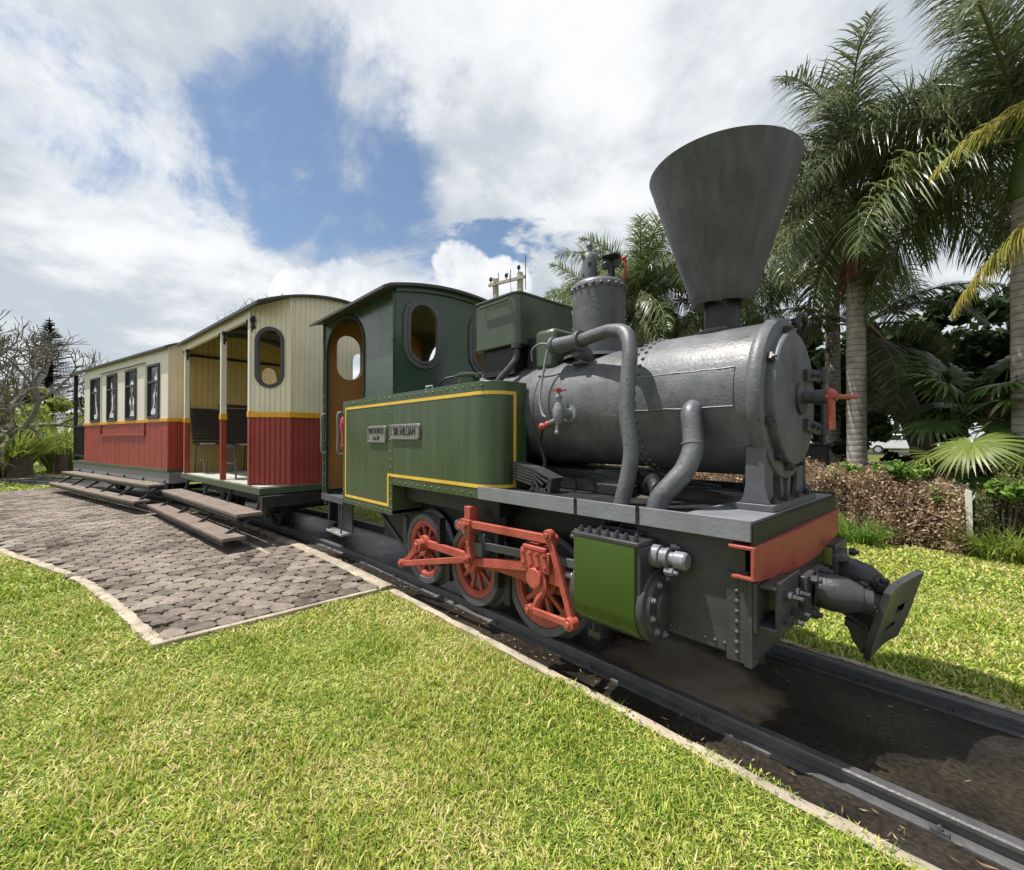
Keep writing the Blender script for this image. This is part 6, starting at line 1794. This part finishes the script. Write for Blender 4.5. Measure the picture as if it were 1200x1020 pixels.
BG = [(-3.0, 15.5, 4.2, 2.3, 1.7, 'dark leafy tree behind the palms, seen past the smokebox'),
      (-0.6, 16.5, 4.6, 2.4, 1.8, 'dark leafy tree behind the leaning palm trunk'),
      (1.8, 14.5, 4.4, 2.3, 1.8, 'dark leafy tree behind the fan palm'),
      (-6.0, 17.0, 5.0, 2.6, 2.0, 'leafy tree low behind the bushy palms'),
      (-9.8, 15.5, 4.0, 2.6, 1.7, 'leafy tree low behind the sand box and cab'),
      (3.8, 12.0, 5.5, 2.2, 2.2, 'leafy tree right of the coconut palm')]
for k, (x, y, h, rx, rz, lab) in enumerate(BG):
    broad_tree('leafy_tree', (x, y), h, rx, rz, lab, 100 + k, n=15000, size=.13, clumps=46, group='trees behind the palms', base=.30)
broad_tree('leafy_shrub', (-1.9, 12.0), 1.9, .8, .6, 'small pale-stemmed shrub behind the grey palm trunk', 120, 2500, .07, 16, 'tree_leaf', .05, 'bark_pale', base=.45)


def hedge(x0, x1, y0, y1, h, n, label, seed, mat, gaps=None):
    rn = np.random.default_rng(seed)
    root = thing('hedge', ((x0 + x1) / 2, (y0 + y1) / 2, 0), 0, label, 'hedge'); ox, oy = (x0 + x1) / 2, (y0 + y1) / 2
    x = rn.uniform(x0, x1, n); f = rn.random(n)
    hh = h * (1 + .12 * np.sin(x * 1.7 + seed) + .07 * np.sin(x * 5.1) + .06 * np.sin(x * 13.0) + .05 * np.sin(x * 29))
    front = f < .62
    y = np.where(front, y0 + .10 * np.sin(x * 3.1) + .06 * np.sin(x * 8.3) + .05 * np.sin(x * 21 + 3 * np.sin(x * 5)) + rn.normal(0, .07, n) + np.abs(rn.normal(0, .06, n)), rn.uniform(y0, y1, n))
    z = np.where(front, rn.uniform(0.02, 1, n) * hh, hh + rn.normal(0, .045, n))
    y = y + np.where(front, .22 * (z / h) ** 2, 0)
    p = np.stack([x - ox, y - oy, z + GZ], 1)
    a = rn.normal(0, 1, (n, 3)); a /= np.linalg.norm(a, axis=1)[:, None]; b = np.cross(a, rn.normal(0, 1, (n, 3))); b /= np.linalg.norm(b, axis=1)[:, None]
    s = .014 * rn.uniform(.5, 1.7, n)[:, None]
    Vv = np.stack([p - a * s, p + b * s * .55, p + a * s, p - b * s * .55], 1).reshape(-1, 3)
    i = np.arange(n)[:, None] * 4; T = np.concatenate([i + np.array([[0, 1, 2]]), i + np.array([[0, 2, 3]])], 0)
    C = np.repeat(np.clip(rn.normal(.42, .24, n) + .18 * np.sin(x * 9 + 5 * z) * np.sin(z * 13 + 3 * x), 0, 1), 4)
    link('leaves', mesh_tris('leaves', Vv, T, C, mat), mat, root, smooth=0)
    # woody inside: a rough dark core and twigs
    mb = MB(); m = max(6, int((x1 - x0) / .25)); vs = []; fs = []
    for k in range(m + 1):
        xx = x0 + (x1 - x0) * k / m; t = h * (.86 + .10 * math.sin(xx * 1.7 + seed))
        for yy, zz in ((y0 + .12, 0), (y0 + .16, t * .6), (y0 + .34, t), (y1 - .15, t), (y1 - .05, 0)): vs.append((xx - ox, yy - oy + random.uniform(-.03, .03), zz + (random.uniform(-.04, .04) if zz else 0)))
    for k in range(m):
        for j in range(4): fs.append((k * 5 + j, k * 5 + j + 1, k * 5 + j + 6, k * 5 + j + 5))
    fs += [(0, 1, 2, 3, 4), tuple(m * 5 + j for j in range(5))]
    mb.add(vs, fs).build('core', 'bark_brown', root)
    mb = MB()
    for k in range(int((x1 - x0) * 60)):
        xx = random.uniform(x0, x1); zz = random.uniform(.02, h); yy = y0 + .1 + .22 * (zz / h) ** 2; a_ = random.uniform(0, 6.28)
        d = V(math.cos(a_) * .6, -random.uniform(.1, .7), math.sin(a_)) * random.uniform(.05, .14); q = V(xx - ox, yy - oy + .05, zz + GZ); mb.tube([q, q + d], [.004, .0015], 4, False)
    mb.build('twigs', 'bark_pale', root)


hedge(-11.0, -0.17, 6.30, 7.6, .68, 150000, 'dry brown clipped hedge behind the far lawn, left of the white stake', 5, 'hedge_leaf')
hedge(-0.12, 3.2, 6.35, 7.5, .66, 40000, 'patchy green and russet hedge right of the white stake', 6, 'hedge_green')


def tussock(loc, n, L, w, label, seed, mat='shrub_leaf', name='grass_tussock', cat='grass clump', spread=.16, lean=.8, group=None, tint=(.5, .2), droop=1.4, zmin=0.0):
    rn = np.random.default_rng(seed); P = []; T = []; C = []
    for i in range(n):
        a = rn.uniform(0, 6.283); r_ = spread * math.sqrt(rn.random()); base = arr((r_ * math.cos(a), r_ * math.sin(a), zmin))
        a2 = a + rn.normal(0, .7); d = arr((math.cos(a2) * lean * rn.uniform(.2, 1), math.sin(a2) * lean * rn.uniform(.2, 1), 1))
        strip_leaf(P, T, C, base, d, arr((0, 0, 1)) if rn.random() < .5 else arr((math.sin(a), math.cos(a), .2)), L * rn.uniform(.55, 1.15), w * rn.uniform(.7, 1.3), droop * rn.uniform(.5, 1.5), float(np.clip(rn.normal(*tint), 0, 1)), 4)
    o = link(name, mesh_tris(name, np.array(P), T, C, mat), mat, None, smooth=0)
    o.location = (loc[0], loc[1], GZ); tag(o, label, cat, group); return o


tussock((-1.02, 6.12), 380, .36, .006, 'bright green grass tussock at the foot of the brown hedge, beside the buffer beam', 31, spread=.20)
tussock((-1.40, 6.15), 240, .33, .006, 'smaller grass tussock under the brown hedge, partly hidden by the buffer beam', 32, spread=.16)
tussock((0.06, 6.22), 420, .42, .006, 'tall yellow-green grass tussock right of the white stake', 33, mat='cane_leaf', spread=.20, tint=(.38, .18))
tussock((0.45, 6.25), 320, .40, .006, 'yellow-green grass tussock at the foot of the green hedge', 34, mat='cane_leaf', spread=.25, tint=(.4, .2))
tussock((-0.22, 6.18), 40, .20, .005, 'thin wispy grass clump at the base of the white stake', 35, mat='cane_leaf', spread=.1)


def small_shrub(loc, z, r_, n, label, seed):
    rn = np.random.default_rng(seed); cs = rn.normal(0, r_ * .45, (12, 3)); cs[:, 2] = np.abs(cs[:, 2]) * .8
    root = thing('sprouting_shrub', (loc[0], loc[1], 0), 0, label, 'shrub')
    Vv, T, C = leaf_cloud(n, cs + np.array([0, 0, z]), r_ * .42, .032, rn, (.5, .22), .6, .6)
    link('leaves', mesh_tris('leaves', Vv, T, C, 'shrub_leaf'), None, root, smooth=0)
    mb = MB()
    for k in range(8): c = V(*cs[k]) + V(0, 0, z); mb.tube([(c.x * .2, c.y * .2, 0.03), c * .6 + V(0, 0, .15), c], [.012, .008, .004], 5)
    mb.build('stems', 'bark_brown', root)


small_shrub((-0.72, 6.55), .74, .22, 700, 'fresh green shrub sprouting on top of the brown hedge', 41)
small_shrub((-1.25, 6.75), .70, .16, 420, 'small green shrub on the brown hedge beside the grey palm trunk', 43)
small_shrub((-0.36, 6.42), .52, .13, 260, 'few green leaves growing out of the brown hedge front near the white stake', 44)
small_shrub((0.10, 6.42), .62, .20, 600, 'green shrub sprouting out of the green hedge by the bare trunk', 42)

BED = [(-3.3, 11.2, 'low dark shrub in the bed behind the barred cabinet'), (-2.6, 13.0, 'low dark shrub between the grey palm trunk and the far road'), (0.5, 12.2, 'low dark shrub at the foot of the fan palm'), (-4.6, 12.5, 'low dark shrub behind the smokebox saddle'), (1.6, 10.5, 'low dark shrub behind the coconut palm'),
       (-6.2, 11.6, 'low dark shrub at the foot of the bushy palms'), (-8.2, 12.2, 'low dark shrub glimpsed under the boiler'), (-1.0, 14.6, 'low dark shrub in front of the low brown wall')]
for k, (x, y, lab) in enumerate(BED):
    broad_tree('bedding_shrub', (x, y), .9 + (k % 3) * .12, .95, .38, lab, 200 + k, 3500, .075, 22, 'tree_leaf', .04, group='shrubs in the bed behind the hedge', base=.1)
bedg = MB(); sp = spline([V(*p, 0) for p in ((-12, 7.4), (-6, 7.3), (0, 7.3), (5, 7.2), (6, 12), (3, 20), (-4, 22), (-12, 20), (-13, 12), (-12, 7.4))], 6)[:-1]  # dark bed, with its shrubs, stands in for shaded garden ground
bedg.prism([(p.x, p.y) for p in sp], (0, 0, GZ - .01), (1, 0, 0), (0, 1, 0), (0, 0, .03)); o = bedg.build('shaded_planting_bed', 'shaded_bed_soil', None, smooth=0); o['kind'] = 'structure'
# white stake
mb = MB(); mb.prism([(-.022, 0), (.022, 0), (.021, .30), (.024, .31), (.023, .62), (-.010, .635), (-.022, .62)], (0, 0, 0), (1, 0, 0), (0, 0, 1), (0, .022, 0))
o = mb.build('marker_stake', 'white_paint', None, bevel=.002); o.location = (-0.155, 6.22, GZ); o.rotation_euler = (R(1.5), R(-1), R(6)); tag(o, 'white painted wooden stake standing against the hedge', 'stake')

# low wall and cabinet behind the palms
mb = MB(); mb.box(-1.7, 1.7, -.14, .14, 0, .50); w = mb.build('low_wall', 'wall_brown', None, bevel=.01); w.location = (-0.3, 13.6, GZ); tag(w, 'low dark red-brown wall behind the hedge and palms', 'wall')
mb = MB(); mb.box(-1.75, 1.75, -.2, .2, .501, .57); mb.build('coping', 'concrete', w, bevel=.01)
cabn = thing('barred_cabinet', (-2.25, 9.2, GZ), R(8), 'black metal barred cabinet standing behind the smokebox door', 'cabinet')
mb = MB(); mb.box(-.32, .32, -.25, .25, .10, 1.02); mb.build('body', 'tar', cabn, bevel=.01)
mb = MB()
for k in range(9): mb.bar((-.30 + k * .075, -.262, .12), (-.30 + k * .075, -.262, 1.0), .014, .014, (0, 1, 0))
mb.build('bars', 'dark_iron', cabn)
mb = MB(); mb.box(-.36, .36, -.29, .29, 1.021, 1.05); mb.build('top', 'dark_iron', cabn, bevel=.005)
mb = MB()
for x in (-.28, .28):
    for y in (-.2, .2): mb.box(x - .02, x + .02, y - .02, y + .02, -.01, .10)
mb.build('leg', 'dark_iron', cabn)


# road with parked cars far behind
road = MB().box(-90, 60, 39, 50, GZ + .004, GZ + .03).build('road', 'tar', None); road['kind'] = 'structure'


def car(loc, rz, body, label):
    root = thing('parked_car', (loc[0], loc[1], GZ + .03), rz, label, 'car', 'cars parked on the far road')
    side = [(-2.1, .35), (-2.1, .75), (-1.75, .92), (-1.35, .97), (-.75, 1.40), (.75, 1.42), (1.45, .98), (2.0, .85), (2.12, .6), (2.1, .35)]
    mb = MB(); mb.prism(side, (0, -.85, 0), (1, 0, 0), (0, 0, 1), (0, 1.7, 0)); mb.build('body', body, root, bevel=.08, smooth=50)
    for s in (-1, 1):
        mb = MB(); mb.prism([(-1.15, 1.0), (-.68, 1.33), (-.05, 1.35), (-.05, 1.0)], (0, s * .853, 0), (1, 0, 0), (0, 0, 1), (0, .006 * s, 0)); mb.build('window', 'dark_pane', root)
        mb = MB(); mb.prism([(.03, 1.0), (.03, 1.35), (.68, 1.34), (1.2, 1.0)], (0, s * .853, 0), (1, 0, 0), (0, 0, 1), (0, .006 * s, 0)); mb.build('window', 'dark_pane', root)
        for x in (-1.3, 1.3):
            w = MB().lathe((0, 0, 0), (0, s, 0), [(-.1, .1), (-.1, .32), (.1, .32), (.1, .2)], 20).build('wheel', 'rubber', root); w.location = (x, s * .78, .30)
            w2 = MB().lathe((0, 0, 0), (0, s, 0), [(.0, .2), (.105, .19), (.11, .05)], 16).build('rim', 'car_silver', w)
    mb = MB(); mb.prism([(.80, 1.36), (1.42, .99), (1.44, 1.0), (.82, 1.38)], (0, -.7, 0), (1, 0, 0), (0, 0, 1), (0, 1.4, 0)); mb.build('windscreen', 'dark_pane', root)


for k, (x, y, rz, b, lab) in enumerate(((-4.3, 42, 3.1, 'car_white', 'white parked car on the far road, right of the pale-stemmed shrub'), (0.6, 43, 3.15, 'car_white', 'white parked car on the far road behind the leaning palm trunk'),
                                        (-8.7, 42, 3.2, 'car_white', 'white parked car on the far road, seen just left of the grey palm trunk'), (5.4, 43, 0.05, 'car_silver', 'silver parked car on the far road behind the fan palm'))):
    car((x, y), rz, b, lab)

for k in range(9):
    broad_tree('leafy_tree', (-40 + k * 8.0 + (k % 3) * 1.5, 58 + (k % 2) * 6), 8.5 + (k * 37 % 5) * .6, 5.5, 3.6, 'rounded green tree in the row beyond the far road', 140 + k, 4000, .42, 30, 'tree_leaf', .3, group='trees beyond the far road', base=.12)
# ------------------------------------------------------------------ left background


def bare_tree(loc, label, seed, h0=.9):
    root = thing('bare_tree', (loc[0], loc[1], 0), 0, label, 'tree'); rn = random.Random(seed); mb = MB(); tips = []
    def grow(p, d, r_, L, depth):
        q = p + d * L; mid = p + d * L * .5 + V(rn.uniform(-.06, .06), rn.uniform(-.06, .06), rn.uniform(-.02, .05)) * L
        mb.tube([p, mid, q], [r_, r_ * .88, r_ * .76], 7 if depth < 4 else 5, False)
        if depth >= 8 or r_ < .008: tips.append((q, d)); return
        for k in range(2 if rn.random() < .62 else 3):
            a = rn.uniform(0, 6.28); sp = rn.uniform(.45, .85); n = d.orthogonal().normalized(); n.rotate(Matrix.Rotation(a, 3, d))
            nd = (d * math.cos(sp) + n * math.sin(sp) + V(0, 0, .10)).normalized(); grow(q, nd, r_ * rn.uniform(.62, .76), L * rn.uniform(.72, .88), depth + 1)
    grow(V(0, 0, 0), V(.05, .02, 1), .17, h0, 0)
    for k in range(5): a = k * 1.26 + .3; grow(V(0, 0, h0 * .8), V(math.cos(a), math.sin(a), .75).normalized(), .12, 1.0, 1)
    mb.build('trunk', 'bark_ash', root, smooth=60, recalc=False)
    P = []; T = []; C = []
    for q, d in tips:
        for k in range(1): strip_leaf(P, T, C, arr(q), arr((d.x + rn.uniform(-.7, .7), d.y + rn.uniform(-.7, .7), d.z)), arr((0, 0, 1)), rn.uniform(.05, .12), .012, .6, rn.uniform(0, .5), 2)
    link('crown', mesh_tris('crown', np.array(P), T, C, 'tree_leaf'), None, root, smooth=0)


bare_tree((-19.4, -2.5), 'nearly leafless pale tree with spreading crooked branches at the edge of the lawn', 17, 1.12)

conif = thing('conifer', (-43.5, -2.7, 0), 0, 'dark pointed conifer rising behind the leafless tree', 'tree')
MB().tube([(0, 0, 0), (0, 0, 6), (0, 0, 9.4)], [.3, .2, .02], 10).build('trunk', 'bark_brown', conif)
P = []; T = []; C = []; r2 = np.random.default_rng(8)
for k in range(44):
    z = 2.0 + 7.3 * k / 44; L = 2.7 * (1 - (z - 1.6) / 7.75) ** .9 + .06
    for j in range(16):
        a = r2.uniform(0, 6.283); d = arr((math.cos(a), math.sin(a), r2.uniform(.0, .35)))
        for i in range(9):
            f = (i + 1) / 9; b = arr((0, 0, z)) + d * L * f
            for s in (-1, 1): strip_leaf(P, T, C, b, d * .8 + arr((-d[1] * s, d[0] * s, .2)), arr((0, 0, 1)), .40 * (1.15 - f * .5) * (L / 2.7) ** .6, .045, .4, float(r2.random()), 2)
link('crown', mesh_tris('crown', np.array(P), T, C, 'conifer_leaf'), None, conif, smooth=0)

for k, (x, y, n, L, lab) in enumerate(((-19.5, -2.1, 420, 1.75, 'arching cane clump just left of the rear platform post'), (-21.0, -0.9, 420, 1.9, 'cane clump half hidden behind the rear platform of the coach'),
                                       (-24.0, -3.6, 380, 2.3, 'taller cane clump behind the leafless tree trunk'), (-22.8, -5.4, 420, 2.0, 'cane clump under the leafless tree at the lawn edge'), (-26.5, -1.4, 420, 2.6, 'tall pale cane clump rising behind the coach platform'))):
    tussock((x, y), n, L, .030, lab, 60 + k, 'cane_leaf', 'cane_clump', 'cane plant', .42, .62, 'cane clumps behind the coaches', (.45, .22), 1.25)
for k, (x, y, r_, h, lab) in enumerate(((-19.1, -1.75, .27, .62, 'dark cut tree stump in front of the cane clump'), (-19.8, -0.95, .18, .66, 'slim dark stump beside the rear platform of the coach'), (-19.9, -0.45, .16, .7, 'slim grey stump touching the view of the rear footboard'))):
    mb = MB(); mb.lathe((0, 0, 0), (0, 0, 1), [(0, r_ * 1.15), (.1, r_), (h * .9, r_ * .95), (h, r_ * .9), (h + .01, r_ * .5)], 14); o = mb.build('tree_stump', 'bark_brown', None, smooth=50); o.location = (x, y, GZ - .01); tag(o, lab, 'stump')
broad_tree('leafy_tree', (-38, -9), 5.5, 4.0, 2.2, 'rounded green tree far behind the leafless tree', 131, 9000, .25, 36, 'tree_leaf', .25, base=.2)
broad_tree('leafy_tree', (-40, 3.0), 5.0, 4.5, 2.2, 'rounded green tree far behind the rear coach roof', 132, 9000, .25, 36, 'tree_leaf', .25, base=.2)
broad_tree('leafy_tree', (-34, -3.0), 3.8, 3.0, 1.6, 'low green bush mass behind the cane clumps', 133, 9000, .2, 30, 'cane_leaf', .2, base=.1)
for k, (x, y) in enumerate(((-46, -17), (-50, -8), (-52, 1.5), (-48, 10), (-44, 18))):
    broad_tree('leafy_tree', (x, y), 5.0 + (k % 2) * .6, 4.6, 2.3, 'green tree in the far row behind the canes and coaches', 160 + k, 4500, .34, 30, 'tree_leaf', .3, group='trees far behind the coaches', base=.1)
# bare soil patch under the canes
mb = MB(); sp = spline([V(*p, 0) for p in ((-18.9, -3.4), (-17.9, -2.6), (-18.2, -1.5), (-19.2, -.8), (-20.5, -1.4), (-20.4, -2.9), (-18.9, -3.4))], 5)[:-1]
mb.prism([(p.x, p.y) for p in sp], (0, 0, GZ + .002), (1, 0, 0), (0, 1, 0), (0, 0, .012)); o = mb.build('bare_soil', 'dried_mud', None, smooth=0); o['kind'] = 'structure'

# utility pole frame behind the cab
pole = thing('utility_pole', (-18.54, 16.78, 0), R(12), 'twin-post power pole with crossarm and insulators showing above the sand box', 'utility pole')
for x in (-.85, .85):
    mb = MB(); mb.bar((x, 0, 0), (x, 0, 10.35), .26, .22, (0, 1, 0)); mb.build('post', 'pole_concrete', pole)
mb = MB(); mb.bar((-1.25, -.14, 10.0), (1.25, -.14, 10.0), .12, .16); mb.build('crossarm', 'pole_concrete', pole)
for x in (-1.1, 0.0, .85):
    mb = MB(); mb.lathe((x, -.14, 10.08 if x < .5 else 10.35), (0, 0, 1), [(0, .03), (.15, .03), (.16, .09), (.30, .10), (.38, .05)], 12); mb.build('insulator', 'dark_iron', pole)
mb = MB()
for x in (-.55, .3, 1.3): mb.cyl((x, -.14, 9.3 if x > 1 else 10.0), (x, -.14, 10.6 + .5 * (x > 1)), .025, n=6)
mb.tube(spline([(-1.1, -.14, 10.4), (-.7, -.3, 10.2), (-.6, -.2, 9.5), (-.6, -.1, 9.0)], 5), .015, 5); mb.tube(spline([(0, -.14, 10.4), (.3, -.3, 10.3), (.35, -.2, 9.6), (.4, -.1, 9.0)], 5), .015, 5)
mb.build('jumper_wire', 'dark_iron', pole)
